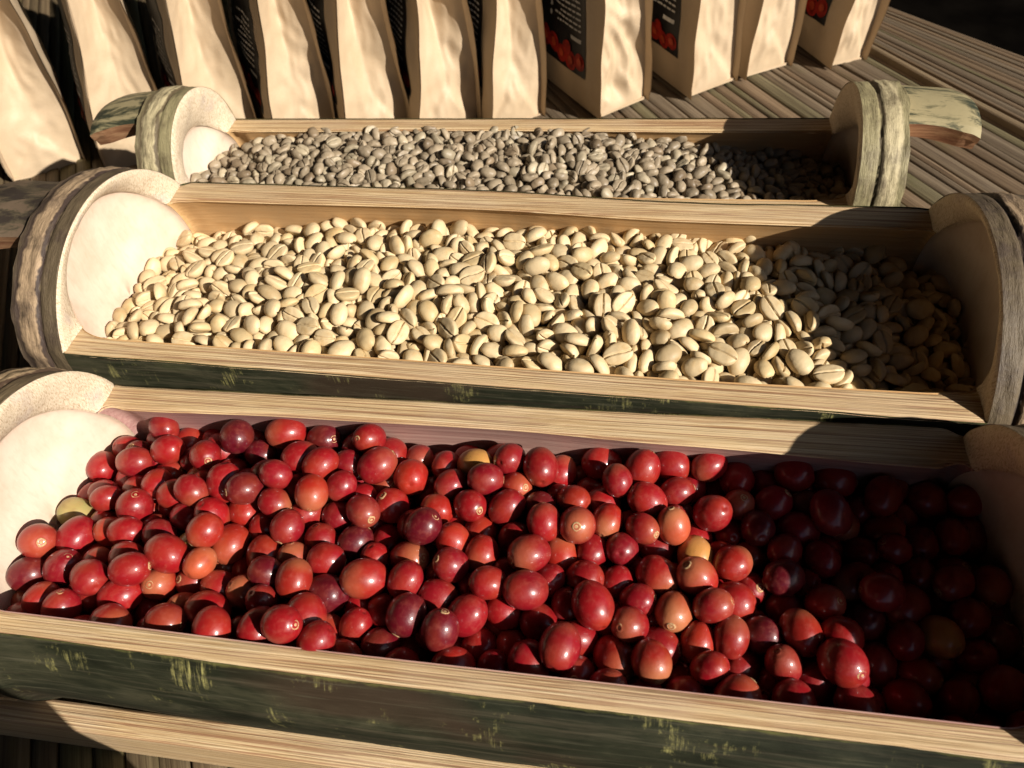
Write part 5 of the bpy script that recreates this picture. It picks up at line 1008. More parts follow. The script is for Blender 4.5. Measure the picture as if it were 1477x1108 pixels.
1743,289,570,18,-145,-172,108,-1428,-2,694,78,-126,-51,107,971,-228,704,107,-229,118,89,1586,39,629,50,-136,-231,91,-658,-169,776,-11,-233,-46,99,
889,272,692,-107,-62,-80,93,289,-259,757,-73,1,68,89,1070,-109,684,-34,-104,246,85,658,229,745,245,-72,-112,98,1710,55,607,9,-104,-280,98,
-905,-130,764,16,-12,-118,94,689,-270,735,49,52,273,97,-1028,47,762,-59,-60,102,85,177,96,767,-196,123,21,91,-1358,328,702,-43,16,188,109,
949,104,724,-68,-54,90,98,1365,-151,647,-47,30,-180,96,-946,-65,771,105,156,-154,105,733,-231,736,2,175,248,98,1911,54,548,-28,-234,-47,82,
-1298,243,697,72,-28,107,101,1466,128,644,25,-106,-163,107,-1018,-29,747,172,-117,-81,101,-810,142,761,-31,2,-290,106,824,241,677,59,-211,-191,102,
1458,284,628,16,94,246,80,1048,161,666,34,-109,-269,82,1062,210,671,-50,88,132,90,1958,300,529,-273,-125,-7,89,241,-235,749,251,116,141,93,
754,-61,730,-112,-66,181,94,-1133,-127,757,-39,14,-12,88,1003,-172,684,-224,35,-183,93,-1750,196,620,-76,72,-134,99,-1354,207,697,-173,-147,89,89,
735,-2,733,-35,-129,254,83,1247,-236,685,-23,4,258,105,-1382,100,712,-55,75,-2,107,-822,-64,780,225,-185,11,97,1694,-72,599,21,-32,128,89,
1309,2,665,-150,136,-227,96,1871,-23,567,-12,60,-45,104,-156,93,760,84,99,-163,105,464,-1,764,-110,-206,136,86,-594,-127,773,-199,-139,46,87,
-810,240,738,-227,-30,148,94,1850,70,562,-41,-22,-128,94,1105,-242,691,218,-19,32,110,65,249,751,111,-149,-127,94,751,115,710,-201,11,-5,109,
-1530,-69,688,75,125,25,90,491,147,746,34,131,95,101,-1708,0,662,51,165,120,98,-671,-115,776,3,20,-37,89,1422,-159,642,-54,-61,37,93,
-59,-58,757,-70,-49,-16,90,1532,162,629,43,-22,-15,87,1296,302,632,77,89,169,110,-751,113,773,-66,204,55,97,-1396,-76,699,117,198,116,92,
-1363,38,729,-33,21,-21,92,-673,-36,763,37,-203,-93,101,272,227,764,102,-179,26,86,-1005,-92,753,166,-101,39,108,787,-259,721,27,-121,-164,83,
-616,-79,781,-32,226,-14,86,-114,-90,761,-21,47,192,104,332,72,735,37,41,68,100,-225,9,788,16,58,14,96,608,-137,746,21,45,35,88,
-470,-114,770,116,198,119,85,685,81,717,9,186,-114,96,1138,215,669,-11,290,-65,101,1796,227,573,7,-6,-197,92,-488,109,773,-231,-133,54,88,
669,306,716,-2,273,151,100,1297,196,625,98,49,100,104,194,116,734,166,215,97,104,140,167,762,-10,-88,-123,85,-1073,187,730,-118,3,-132,90,
-1704,248,630,59,-288,55,104,-1308,-133,708,127,-56,-160,89,436,-282,747,-17,94,111,101,-171,-101,774,-122,-81,-82,92,-1152,268,737,-206,-198,62,90,
-241,-221,746,106,254,6,114,620,-281,744,56,116,182,95,-1166,77,750,142,-222,-87,104,19,314,741,-117,15,281,103,-644,260,742,-51,76,208,103,
-1696,294,614,-167,-156,-96,103,-1219,-139,740,-211,156,-2,102,1010,221,681,-108,208,62,91,106,64,749,74,-27,155,86,1086,-210,690,-22,-120,-216,91,
680,159,719,-85,103,-245,97,834,305,673,95,-189,48,103,-41,35,760,32,-65,-137,82,2022,52,558,89,21,200,97,1882,172,544,-248,-36,-14,97,
-865,107,734,51,24,187,105,1475,-129,631,-107,-199,90,89,-529,62,758,-244,153,-85,101,-342,-73,770,-92,-13,105,101,-1660,214,653,7,192,-45,87,
-482,206,738,151,41,-205,100,-749,-135,756,-186,187,-105,86,592,194,723,128,187,144,109,223,269,713,-25,-85,134,100,1594,-101,608,-93,45,-178,91,
-532,312,740,28,-13,-103,85,59,-302,774,66,60,23,90,-1044,-224,745,-91,41,-99,95,-1196,-65,725,-12,-42,-86,105,-1486,159,678,168,264,-9,109,
1412,155,622,151,105,107,113,-1181,216,724,-100,-46,-138,101,1158,134,679,115,135,95,103,1182,181,648,92,70,-262,88,342,15,749,13,51,-267,92,
397,57,753,132,50,-134,94,1982,199,512,-164,-87,-84,91,2042,300,547,205,116,44,84,-556,-285,773,84,162,178,105,-818,-266,775,-68,-97,159,83,
-904,48,752,1,5,-294,98,282,-127,774,-186,-137,50,106,471,-128,772,-16,133,249,92,-246,228,734,135,-272,21,81,1454,322,610,-33,-284,-128,83,
235,-169,741,171,132,83,99,95,-61,758,46,-50,-209,102,1236,289,624,101,132,-141,110,994,149,694,19,-264,132,87,-1228,71,721,91,-2,-100,105,
-877,-37,764,-165,-71,45,106,-993,134,737,-96,123,131,92,1513,111,631,-19,-146,-32,97,-660,-219,735,-42,208,140,111,387,212,754,46,76,-14,86,
-1430,-132,691,-47,-32,306,99,1108,-162,672,-23,-216,76,85,-935,132,721,-189,201,-35,98,1172,-38,684,-25,-36,-153,91,-455,292,736,-127,74,-86,107,
-905,189,723,-91,89,194,91,1271,28,660,-51,100,-206,110,-748,39,773,-192,-142,138,92,262,28,756,-87,14,52,93,-1005,54,748,-79,228,-55,88,
-401,-233,746,-150,179,-183,95,930,-207,699,104,-216,-74,84,-302,-298,779,-52,89,25,97,-1391,-176,712,-79,-14,12,94,-1732,-116,660,-19,-146,-103,107,
-240,-299,760,25,-71,132,112,1385,-206,664,50,-290,9,91,1122,-10,693,73,70,48,98,-107,50,752,21,-37,-295,106,104,206,735,58,-158,134,98,
1706,22,583,-27,43,170,83,1700,123,595,-135,-155,8,86,-1609,115,664,-51,9,16,91,1035,53,677,-244,-106,3,86,-1065,74,736,20,-57,135,99,
1732,208,579,-117,-256,-43,108,1638,140,596,72,-12,25,99,788,178,698,58,-68,-147,83,-56,197,736,58,-179,-209,88,1038,337,675,-25,-9,39,109,
617,112,734,-35,-230,13,92,-1317,-70,696,210,98,-39,95,-1097,125,729,-109,-53,90,108,406,98,742,-16,-48,166,88,594,78,742,162,-25,-49,100,
-723,-216,769,-175,-71,37,97,-1041,-152,726,243,137,-11,107,822,191,675,-132,169,225,99,-1288,297,683,24,71,45,96,1593,288,604,-51,-48,226,97,
-850,199,743,67,212,154,91,-274,129,774,235,-140,18,84,1185,84,677,184,114,57,86,-1074,4,735,-225,-143,-145,108,-454,-238,762,150,171,-135,86,
1963,-52,560,-115,-78,66,88,622,254,715,139,65,177,84,1853,306,541,149,62,159,109,247,-86,752,-183,125,66,92,730,-96,721,-75,-212,101,85,
280,-139,719,-65,-100,212,85,-982,-244,755,3,-102,-288,86,-562,253,739,143,24,50,86,1551,333,572,-121,-30,82,91,-354,-13,739,-49,118,-192,108,
385,300,734,-47,-222,-108,92,827,76,719,-221,82,201,88,-859,-250,738,104,51,6,107,-1565,-53,668,-4,99,-115,97,1393,297,611,15,-21,-27,90,
-558,-24,773,-11,-78,98,101,-957,44,770,-103,-124,77,86,-425,-11,766,100,26,281,103,-220,180,740,-4,158,87,91,-453,158,753,-75,104,282,91,
-1429,127,678,95,89,14,105,471,295,719,-12,-66,-185,94,-477,246,735,-145,118,-17,93,-15,120,747,-132,147,-1,93,1488,318,584,-93,221,-12,98,
-154,138,742,-27,241,12,107,-621,-285,770,13,-72,-147,103,-454,-292,773,-121,54,272,96,1273,107,645,164,178,0,97,-1447,62,673,29,45,-16,90,
1373,123,661,-94,59,-116,90,1591,187,596,-120,28,-156,88,473,-260,727,-221,15,-169,96,1509,269,591,81,99,36,95,-1367,-22,703,-115,-173,89,98,
677,272,713,98,32,-60,93,-71,109,729,-119,168,-47,108,338,331,704,-119,53,51,111,1449,267,596,11,-97,-113,95,-144,293,723,-284,-17,-56,95,
-696,-257,748,27,-215,-134,95,-1023,186,723,-144,196,-85,103,1820,140,560,259,-115,35,110,-56,-117,750,-71,-79,-158,89,1217,136,646,-160,-88,71,95,
738,215,710,-24,288,15,93,-925,317,722,3,-51,-191,110,873,-98,693,-147,83,-136,88,1344,94,637,104,84,129,105,-1000,329,710,-91,110,261,110,
579,-113,734,194,-205,-60,99,297,-293,752,246,-23,39,104,-1284,-191,716,158,132,22,96,-909,-217,739,255,65,-21,109,-801,299,723,53,-203,211,102,
-692,188,725,54,-32,125,103,663,102,742,-9,-183,-131,91,838,-111,687,-43,41,-178,85,-1586,9,653,-3,-126,-95,98,1229,-141,653,-146,-207,161,90,
923,-134,684,-170,84,-122,110,234,326,711,-78,-231,-141,108,327,-206,735,72,91,290,100,495,-85,742,245,-34,40,103,-720,-10,759,-79,-36,-208,86,
-390,37,738,-8,-17,298,107,597,8,719,118,29,-225,107,-1342,277,666,68,165,229,109,1964,160,514,21,196,-177,103,-271,323,736,-184,58,12,84,
1483,-201,650,-65,52,-216,100,-6,-298,769,-68,11,14,97,927,-277,709,-17,-33,-52,111,539,281,727,42,-189,133,92,484,-310,744,101,142,-46,100,
-1552,160,648,21,9,120,106,-1676,-66,666,-64,-86,136,90,1071,-24,667,-91,-5,57,95,1818,283,537,-106,-143,65,109,-1208,326,707,-92,-33,86,99,
1688,180,581,-73,-160,87,93,381,162,729,-39,212,135,103,420,-210,717,-40,211,-114,104,-1102,-156,712,41,39,-136,100,-1711,65,612,-177,221,-11,97,
821,-297,716,-93,-42,198,112,-439,-165,754,-20,-141,-266,96,-834,24,749,-41,10,-120,95,-43,174,730,-33,203,-169,97,-195,-149,731,-202,146,-67,107,
354,237,737,-97,59,-4,95,-549,116,750,-158,-50,28,86,-702,59,779,-27,-51,224,102,-1551,301,663,-35,7,-78,95,-1248,5,700,-20,-12,-138,111,
918,-76,710,72,134,-40,89,-671,320,732,5,4,-283,100,-599,315,742,77,-234,-179,96,1189,209,634,-240,27,-64,108,1014,-55,686,-205,96,-71,95,
-531,-18,758,-184,160,-44,102,-1271,194,710,-35,-84,123,83,-688,115,752,214,-126,51,90,56,-146,750,-71,68,-210,98,1700,-52,577,-136,251,35,106,
40,-250,750,-39,-153,-162,84,740,40,713,-29,2,-92,104,-7,-37,761,68,192,228,86,-872,309,723,-55,101,-134,102,-83,313,715,-1,-40,146,105,
1904,260,528,37,-230,150,89,530,-289,734,-167,65,-206,86,1937,127,529,126,1,-59,90,676,14,718,103,157,71,99,-1173,281,705,-262,-7,80,96,
1705,337,539,37,208,231,91,-309,252,718,0,47,90,109,1790,348,539,11,-48,96,109,1450,-67,624,-82,-225,158,90,1851,-136,599,-50,-264,67,97,
-1232,210,682,-89,34,-51,106,-606,104,758,36,104,122,89,-576,-244,739,-165,-173,-113,100,-1305,65,704,-48,-136,273,107,1090,107,672,-131,5,102,90,
1081,-61,669,222,-32,57,105,-962,218,737,74,-131,234,100,1358,238,620,91,-82,-210,103,846,-237,683,78,-54,22,93,940,329,654,-65,197,-65,112,
-365,216,738,167,61,127,83,-1310,149,699,-28,-125,-254,90,786,-23,706,179,-168,-86,88,846,-33,672,25,-130,258,89,389,-186,736,101,-216,100,93,
-428,-299,762,235,52,89,102,-1110,-48,733,-107,162,-189,88,-1628,-105,673,46,-190,5,106,897,306,669,-96,211,65,87,1304,113,612,-193,137,-112,110,
465,-157,724,94,-47,-117,101,-1404,64,692,-105,55,-78,97,458,32,726,42,-257,-109,111,-619,202,742,-28,-248,-166,95,1239,343,624,24,-43,123,108,
1345,-142,626,-238,-157,62,96,-1756,119,617,-98,-223,-27,108,-429,-62,750,147,78,-33,104,1552,80,603,-23,-94,209,96,1152,36,658,-205,112,-98,88,
2010,287,502,-43,29,-136,101,1748,-2,562,157,244,-75,87,1174,-226,658,-11,-249,-127,91,-349,167,769,-23,110,119,96,999,-269,699,218,-162,148,105,
-214,99,765,82,-47,-98,91,576,258,701,212,13,108,102,1568,-92,580,-48,98,-6,82,1407,83,640,277,36,110,101,556,99,719,163,-207,-71,91,
1324,280,597,-158,200,-93,94,1922,200,507,103,-95,-11,99,-1165,-125,716,-27,-214,227,87,34,195,735,-107,-198,-89,94,549,159,714,29,-299,39,84,
-1571,228,640,-80,26,-17,84,529,28,731,2,-61,161,86,-432,-191,742,216,3,-10,96,-1315,-8,700,175,-257,-12,108,2011,-70,572,47,40,-291,98,
-950,-169,720,-71,235,-140,111,-1483,-29,657,51,-6,-227,101,-1418,307,685,124,-9,-161,110,1108,319,622,-120,-66,-16,104,-1595,-103,663,-80,92,-76,82,
1585,-35,571,200,101,100,92,160,-102,708,187,-35,42,104,-169,7,735,-110,-22,-280,89,-964,-136,744,284,101,87,86,2070,58,520,-121,-121,121,108,
-1226,266,680,-142,33,-83,96,-772,204,741,-171,-195,87,96,-425,303,704,-260,-135,-105,107,-1503,-111,663,51,253,110,85,1813,-5,554,6,50,-146,100,
634,7,714,198,179,134,87,-626,144,725,218,-109,-122,100,1573,247,593,220,-5,-85,95,768,-207,696,21,20,266,92,-1766,-18,641,-237,-41,75,108,
168,-236,739,147,156,151,102,-216,288,693,71,-7,287,111,154,45,722,-176,-68,-15,101,-116,172,739,-175,33,-22,86,-1729,246,571,-159,42,38,106,
708,-42,698,50,-10,-143,96,-924,-296,770,7,-156,-207,110,41,-86,762,-150,73,-164,81,-1613,98,628,-36,-26,265,94,-282,-145,757,30,-105,-35,92,
1047,-160,666,-139,73,-70,110,419,236,707,40,192,207,83,911,-4,672,-229,74,-20,111,1000,101,666,-9,-95,-106,100,1171,-112,642,82,-56,70,99,
1523,-43,583,54,-104,-27,96,-1775,197,609,157,-167,-74,101,-246,139,730,82,48,-141,88,167,-66,751,-23,-175,235,104,-1667,123,585,-142,-12,119,104,
-870,-101,744,10,296,10,100,145,108,746,211,-177,-106,86,-84,-204,737,80,120,276,83,-732,294,699,-89,-98,237,97,1132,-108,664,-59,-91,134,96,
517,229,702,33,158,-78,96,-804,-125,727,-62,-152,182,95,-1642,330,587,158,-85,121,111,184,187,713,-59,57,-7,101,-794,-237,750,112,18,-200,94,
185,-163,738,102,133,129,96,-705,-96,737,-76,-109,223,108,65,310,722,29,-81,1,108,-1766,41,632,236,62,32,91,1257,188,620,-237,114,152,103,
450,149,719,58,159,172,98,520,333,701,-114,-106,-205,108,1279,247,618,178,-162,-80,82,-535,194,752,155,236,129,90,62,68,730,-98,273,105,96,
-1168,-177,724,-12,-67,-255,87,-602,-186,724,35,5,-51,108,-1051,227,690,91,-113,248,84,-638,23,775,42,45,-26,83,-180,-229,732,252,-156,96,90,
648,-262,700,5,53,-220,89,1470,237,568,-140,-140,49,100,271,121,724,80,-68,-224,100,504,-151,699,154,-120,101,94,1867,234,534,150,-34,-41,99,
-251,-146,728,44,-37,-104,98,-89,-154,731,-233,22,54,102,493,-24,716,-32,-1,-7,106,-737,-30,731,48,33,-27,95,-976,169,685,94,-73,-203,110,
-1211,-243,732,122,159,-57,100,-1680,-132,643,-90,-196,-92,108,-1333,-210,706,61,-222,38,104,589,-228,701,-95,-234,-152,98,-989,255,717,48,-2,-141,100,
45,-209,711,128,-17,-135,94,-772,-190,742,-5,66,177,89,-1293,105,691,64,-4,280,87,816,111,683,29,65,-115,87,235,163,708,-54,128,-202,95,
-777,-82,738,25,4,-184,85,2016,109,520,195,245,-10,107,1788,109,564,149,-91,-30,85,1732,69,550,-54,-12,253,107,1352,171,599,-225,-30,17,100,
-1513,102,636,128,-98,-243,102,1634,209,569,72,22,-167,101,-178,-291,752,35,-158,-40,89,1565,-190,620,102,67,188,91,353,-267,719,245,-48,-30,111,
1653,265,558,-5,152,-160,101,-1211,131,713,10,11,134,107,1058,115,647,128,-194,-107,108,-191,133,746,-5,-73,60,89,-1409,206,670,17,-8,-173,106,
-111,247,738,199,-175,161,98,1228,58,643,78,131,124,108,1104,86,659,-92,223,-170,107,49,-44,718,128,15,58,98,287,183,735,17,-289,-23,87,
-4,-127,748,-65,55,-114,84,-617,-35,751,99,28,44,85,-301,-43,732,-199,-61,-186,82,-8,38,730,-148,-10,-18,100,-288,28,736,-50,0,126,111,
-1112,247,685,-171,130,27,103,-369,277,717,71,-122,-269,95,-235,-27,738,7,-29,10,104,248,-105,655,-207,12,-7,104,-8,-80,741,26,224,214,99,
1399,-41,591,-21,21,-252,109,-1023,272,691,289,-73,-93,82,1594,4,550,-54,265,67,88,-21,234,685,29,-258,-22,109,1045,-283,687,199,107,143,99,
168,8,741,-59,243,-16,100,-959,89,741,-1,-162,181,90,-1266,-106,704,-35,55,266,94,-977,-15,752,-81,-63,219,88,1753,-81,563,-128,-55,24,103,
741,313,677,112,111,-253,87,247,73,721,-78,-136,208,87,-1472,223,673,14,-110,176,87,133,-158,736,260,80,5,89,39,142,723,-82,105,-233,82,
-1406,11,674,101,153,121,83,117,148,722,-129,244,-104,88,2023,183,510,141,83,112,91,325,-137,754,174,170,53,87,984,5,658,-95,-37,99,97,
-1116,49,712,16,-6,195,97,-342,70,729,-133,-25,-147,107,-1714,-63,617,50,-29,75,102,1650,3,589,-171,253,-25,105,274,13,734,191,-147,79,96,
-356,241,686,54,-73,-69,109,588,-44,745,94,-153,-219,92,1951,237,494,-158,218,90,87,1517,39,607,107,242,29,88,1485,-13,582,72,-124,-222,100,
441,325,702,137,-186,-196,110,1028,280,634,-106,-138,139,111,620,-47,735,175,55,63,92,646,-223,676,41,63,-81,84,-173,329,722,-167,62,150,93,
50,-144,694,70,-150,227,109,305,161,685,-45,-2,-29,107,274,221,701,84,-31,145,95,1871,107,516,98,-78,-115,94,-130,-155,707,-262,-58,101,105,
-125,188,677,-72,-99,-180,108,-1423,16,629,-236,-102,46,106,-132,-305,744,-18,-89,175,112,-110,-250,726,-20,84,-217,103,-192,227,704,212,-17,-206,112,
-643,74,747,-129,95,-171,106,-1623,162,627,49,8,-48,106,-1621,45,619,86,39,270,86,1220,-68,645,-178,-190,-56,107,1441,20,594,0,-77,-49,103,
1634,-60,589,-67,81,282,83,-1645,238,610,36,56,-192,86,1652,298,547,56,-210,-157,102,-1491,39,652,-83,-245,165,95,-776,41,740,-195,-163,50,103,
1647,82,568,-62,-99,61,106,-360,333,697,-16,-36,290,107,-411,225,729,-81,246,44,107,474,188,703,-72,248,76,87,1141,359,630,-187,17,-42,99,
1075,-128,638,-136,217,12,109,580,-259,700,46,-121,178,103,1131,272,616,77,234,151,105,969,-85,682,-22,-14,-97,93,1565,146,586,-15,45,131,101,
-1271,249,660,40,-281,-111,89,1847,44,521,-264,13,68,109,611,51,684,-7,-54,64,111,492,-213,682,-68,-11,-8,111,-755,242,712,-170,-251,-54,91,
629,158,701,-50,201,-67,94,1269,40,602,37,17,145,102,1507,368,567,-28,194,54,96,-775,-73,695,35,56,-306,111,-479,-48,762,-45,-133,-100,94,
-232,-96,754,-91,202,-189,86,-125,103,716,-134,204,-81,90,1791,6,517,-41,43,-15,101,1016,-109,647,94,-208,-142,110,1198,-3,635,-97,170,3,99,
229,-93,715,-121,-230,21,92,2059,142,495,-10,-10,-157,85,-558,318,706,175,246,43,109,-687,59,732,-32,32,148,97,429,-183,675,-139,180,2,87,
1164,99,626,19,-54,-142,105,660,120,679,-118,-55,-171,85,-1596,-46,643,-53,208,-118,83,110,-64,723,107,-146,-137,84,-1450,-57,639,176,203,61,90,
915,66,679,-130,-58,147,86,822,-183,681,119,-231,49,83,-706,297,686,60,224,95,94,-290,332,683,67,90,131,107,-1154,145,725,54,-103,183,89,
886,229,677,-42,-16,99,93,348,-71,755,176,18,92,98,1709,284,540,-220,-148,66,91,-1461,261,651,58,-33,-105,105,1073,197,640,220,-27,-23,83,
1640,-118,596,30,186,74,87,385,-129,731,-61,38,-265,92,649,-63,709,204,128,29,104,1011,202,639,-200,231,-35,95,-457,-121,721,238,20,57,101,
-1546,-203,682,285,78,-31,108,-675,-300,751,-170,-173,29,97,-1314,-283,728,-6,-84,179,107,-769,-296,754,132,-247,36,97,-1698,-204,660,-132,190,211,106,
-1057,-290,729,-77,87,-246,113,-1392,-208,684,-37,155,-245,93,-994,-296,750,150,-226,37,105,-1120,-266,741,9,-64,26,82,1699,-135,580,-52,47,260,109,
1343,-216,644,251,-40,-64,96,-1470,-192,678,-52,-87,233,99,1652,-189,607,-115,248,-149,108,-1639,-230,665,-268,119,9,99,-865,-326,750,-113,214,122,102,
1775,-171,593,-64,253,-105,96,-1269,-255,714,-49,28,-138,91,-1621,-170,660,104,-235,57,93,1921,-112,566,208,-112,90,103,-578,-305,744,87,-132,16,107,
-320,-306,757,235,42,-120,97,112,-303,742,-167,-145,178,98,-1484,-240,701,-143,106,239,81,-369,-285,740,-53,-2,124,85,421,-305,734,239,89,-112,104,
1522,-206,600,-22,-39,102,103,1454,-191,613,14,-10,198,114,-1154,-225,710,-24,32,283,92,-45,-272,722,31,42,168,109,-1079,-227,719,-64,-140,-251,86,
2003,-129,548,-117,114,-240,91,-1447,-252,684,-32,-110,32,93,1832,-186,572,22,-13,-92,91,-1767,-120,622,55,-208,-64,98,1923,-185,564,-101,-80,275,101,
1967,-108,539,-29,-43,150,83,1873,-205,590,81,44,217,93,1409,-221,632,73,251,3,85,1834,-82,558,112,257,-17,101,1714,-210,582,-146,-17,-152,110,
1759,250,542,-152,210,137,104,1588,-154,574,-5,-47,-169,101,-1213,-240,682,145,-258,33,96,-1166,-271,694,71,-104,109,86,1864,27,536,67,17,111,83,
-1104,178,700,-63,-67,-266,85,-1532,-267,673,-36,119,142,104,-539,-281,717,261,-110,113,93,1778,-230,593,-273,-35,45,99,228,-291,727,14,-169,116,104,
-1584,-225,635,18,-41,221,107,-395,-263,692,84,114,273,110,-1411,-261,669,-25,68,160,92,-1258,-311,706,-63,179,-181,109,1630,360,561,-15,36,36,111,
-498,293,713,-159,-251,-54,81,-227,-290,719,43,90,-205,85,312,277,684,77,30,102,108,-815,-288,725,-44,-91,-266,87,1350,-5,616,-49,75,-140,91,
1285,-258,648,29,-83,-212,97,1917,-37,537,194,129,104,97,1899,303,533,-218,68,-210,95,-1476,-285,678,194,38,-155,86,-1222,-176,704,-103,-264,63,97,
-1734,-168,631,-56,35,52,95,-1560,73,652,-210,-204,-34,86,-502,-234,717,198,95,-212,109,1919,33,513,202,208,-71,88,277,-190,690,56,96,254,102,
-1044,113,705,9,76,203,111,1040,-226,650,48,123,267,108,2057,-91,562,137,120,56,94,-1446,-184,664,-207,119,-33,84,1136,-170,619,-71,-131,149,95,
-41,-8,723,-103,-72,60,97,78,179,687,50,-43,-119,100,2043,-40,547,-74,221,157,85,-634,-281,708,61,-98,-166,109,1253,116,608,-195,-182,50,84,
1692,6,541,16,-17,-163,107,1387,-136,604,-126,228,-75,83,-2,-257,720,142,139,131,92,1116,233,628,-132,-186,-65,92,-555,-223,686,53,32,99,88,
-1644,-7,635,-270,79,101,110,685,-299,716,149,-215,10,92,-737,-131,697,-227,62,36,104,294,-224,713,75,-98,242,82,1332,-89,629,-182,-114,-32,89,
-1415,-121,656,25,145,-214,84,-966,267,700,79,278,57,84,-582,35,741,31,-1,-96,106,1836,-136,542,-161,66,85,85,-1552,-23,635,-242,-18,-78,101,
-1385,-169,655,17,73,-228,103,-1149,-321,717,-67,-53,19,111,-1554,-150,635,-91,-112,252,110,729,170,676,-29,-73,-36,97,20,-323,736,13,13,38,87,
58,-268,733,155,88,-26,104,-46,-163,741,86,13,51,83,-278,-255,714,-220,-104,153,109,-1230,-67,672,225,-4,-89,105,-1035,-60,693,-119,109,-47,105,
1766,-126,551,32,-59,-256,111,12,-10,714,93,42,-281,102,-92,-79,723,91,-273,56,93,
]
def cherry_mesh(seed):
    r = random.Random(seed); a, b, c = .00745, .0065, .0063
    nu, nv = 30, 26
    def fn(u, v):
        ph = math.pi * (u - .5)
        # denser rings near both poles
        ph = ph + .18 * math.sin(2 * ph) * 1.0
        th = 2 * math.pi * v; s, cs = math.sin(ph), math.cos(ph)
        k = cs ** .94 if cs > 0 else 0
        n = 1 + .030 * nz(s * 1.3 + seed, k * math.cos(th) * 1.3, k * math.sin(th) * 1.3) + .010 * math.cos(2 * th + seed) * k
        x = a * s * n; rr = k * n
        if s > 0:
            d = k
            x += -.00022 * math.exp(-(d / .10) ** 2) + .00020 * math.exp(-((d - .17) / .05) ** 2) - .00010 * math.exp(-((d - .27) / .06) ** 2)
        else: x += .00055 * math.exp(-(k / .16) ** 2)
        return (x, b * rr * math.cos(th), c * rr * math.sin(th))
    return mesh('coffee_cherry', *grid(nu, nv, fn, closed=True, flip=True), mat=K['cherry'])
def scar_mesh(seed):
    r = random.Random(seed); prof = [(0, -.00002), (.00035, .00008), (.0006, -.00004), (.00085, .00022), (.00115, .00026), (.00135, .00004)]
    def fn(u, v):
        q = prof[int(round(u * 5))]; q = (q[0] * 1.22, q[1]); th = 2 * math.pi * v; rr = q[0] * (1 + .25 * nz(math.cos(th), math.sin(th), seed))
        return (.00747 + q[1] - .00018 - (rr / .0063) ** 2 * .0036 * 1.0, rr * math.cos(th), rr * math.sin(th))
    return mesh('crown_scar', *grid(5, 14, fn, closed=True, flip=False), mat=K['scar'])
def bean_mesh(name, seed, L, W_, T_, mat, groove=.30, rough=0.0):
    nu, nv = 22, 30; a, b = L / 2, W_ / 2
    bend = random.Random(seed).uniform(-.12, .12); gb = random.Random(seed + 9).uniform(-.12, .12)
    def fn(u, v):
        ph = math.pi * (u - .5); s, cs = math.sin(ph), math.cos(ph)
        q = 2 * v - 1; th = math.pi * (.35 * q + .65 * q * abs(q) ** 1.2)     # th=0 is the flat side centre
        Y = math.sin(th); Z = -math.cos(th)
        k = max(0, cs) ** .9
        n = 1 + .06 * nz(s * 1.4 + seed, k * Y * 1.4, k * Z * 1.4)
        y = b * k * Y * n; x = a * s * n
        if Z > 0: z = T_ * .66 * k * Z ** .85
        else: z = -T_ * .30 * k ** .7 * abs(Z) ** .45
        gy = (y / b - gb * math.sin(2.6 * s)) / .062
        if Z < 0: z += T_ * groove * math.exp(-gy * gy) * sm(0, .35, k) - T_ * .02 * math.exp(-((abs(gy) - 2) / 1.2) ** 2) * k
        if rough: z += T_ * rough * nz(x * 500 + seed, y * 500, 4) * k; y += b * rough * nz(x * 350, z * 350 + seed, 8) * k
        y += bend * b * (s * s - .4)
        return (x, y, z)
    return mesh(name, *grid(nu, nv, fn, closed=True, flip=True), mat=mat)
def place(o, t, r):
    # r: x y z qw qx qy qz sx sy sz in the tray's frame
    q = Quaternion(r[3:7]); q.normalize()
    o.matrix_world = Matrix.Translation((0, t['yc'], 0)) @ Matrix.Rotation(t['yaw'], 4, 'Z') @ Matrix.Translation(r[0:3]) @ q.to_matrix().to_4x4() @ Matrix.Diagonal((r[7], r[8], r[9], 1))
def zone(t, x, y):
    u = (x - t['xl']) / (t['xr'] - t['xl']); v = y / t['wi']
    a = ('at the left end', 'left quarter', 'left of middle', 'middle', 'right of middle', 'right quarter', 'at the right end')[min(6, max(0, int(u * 7)))]
    b = ('touching the near rim', 'near side', 'centre line', 'far side', 'against the far wall')[min(4, max(0, int((v + 1) * 2.5)))]
    return b + ', ' + a
def looks(t, r, kind):
    q = Quaternion(r[3:7]); q.normalize(); sz = 'large ' if r[7] > 1.04 else ('small ' if r[7] < .93 else '')
    if kind == 'c':
        d = q @ Vector((1, 0, 0)); w_ = 'scar upward' if d.z > .6 else ('scar to the viewer' if d.y < -.6 else ('scar hidden' if d.y > .5 or d.z < -.5 else ('scar leftward' if d.x < 0 else 'scar rightward')))
    else:
        d = q @ Vector((0, 0, -1)); w_ = 'groove upward' if d.z > .55 else ('domed back up' if d.z < -.55 else ('standing, groove to viewer' if d.y < 0 else 'standing on edge'))
    return sz, w_
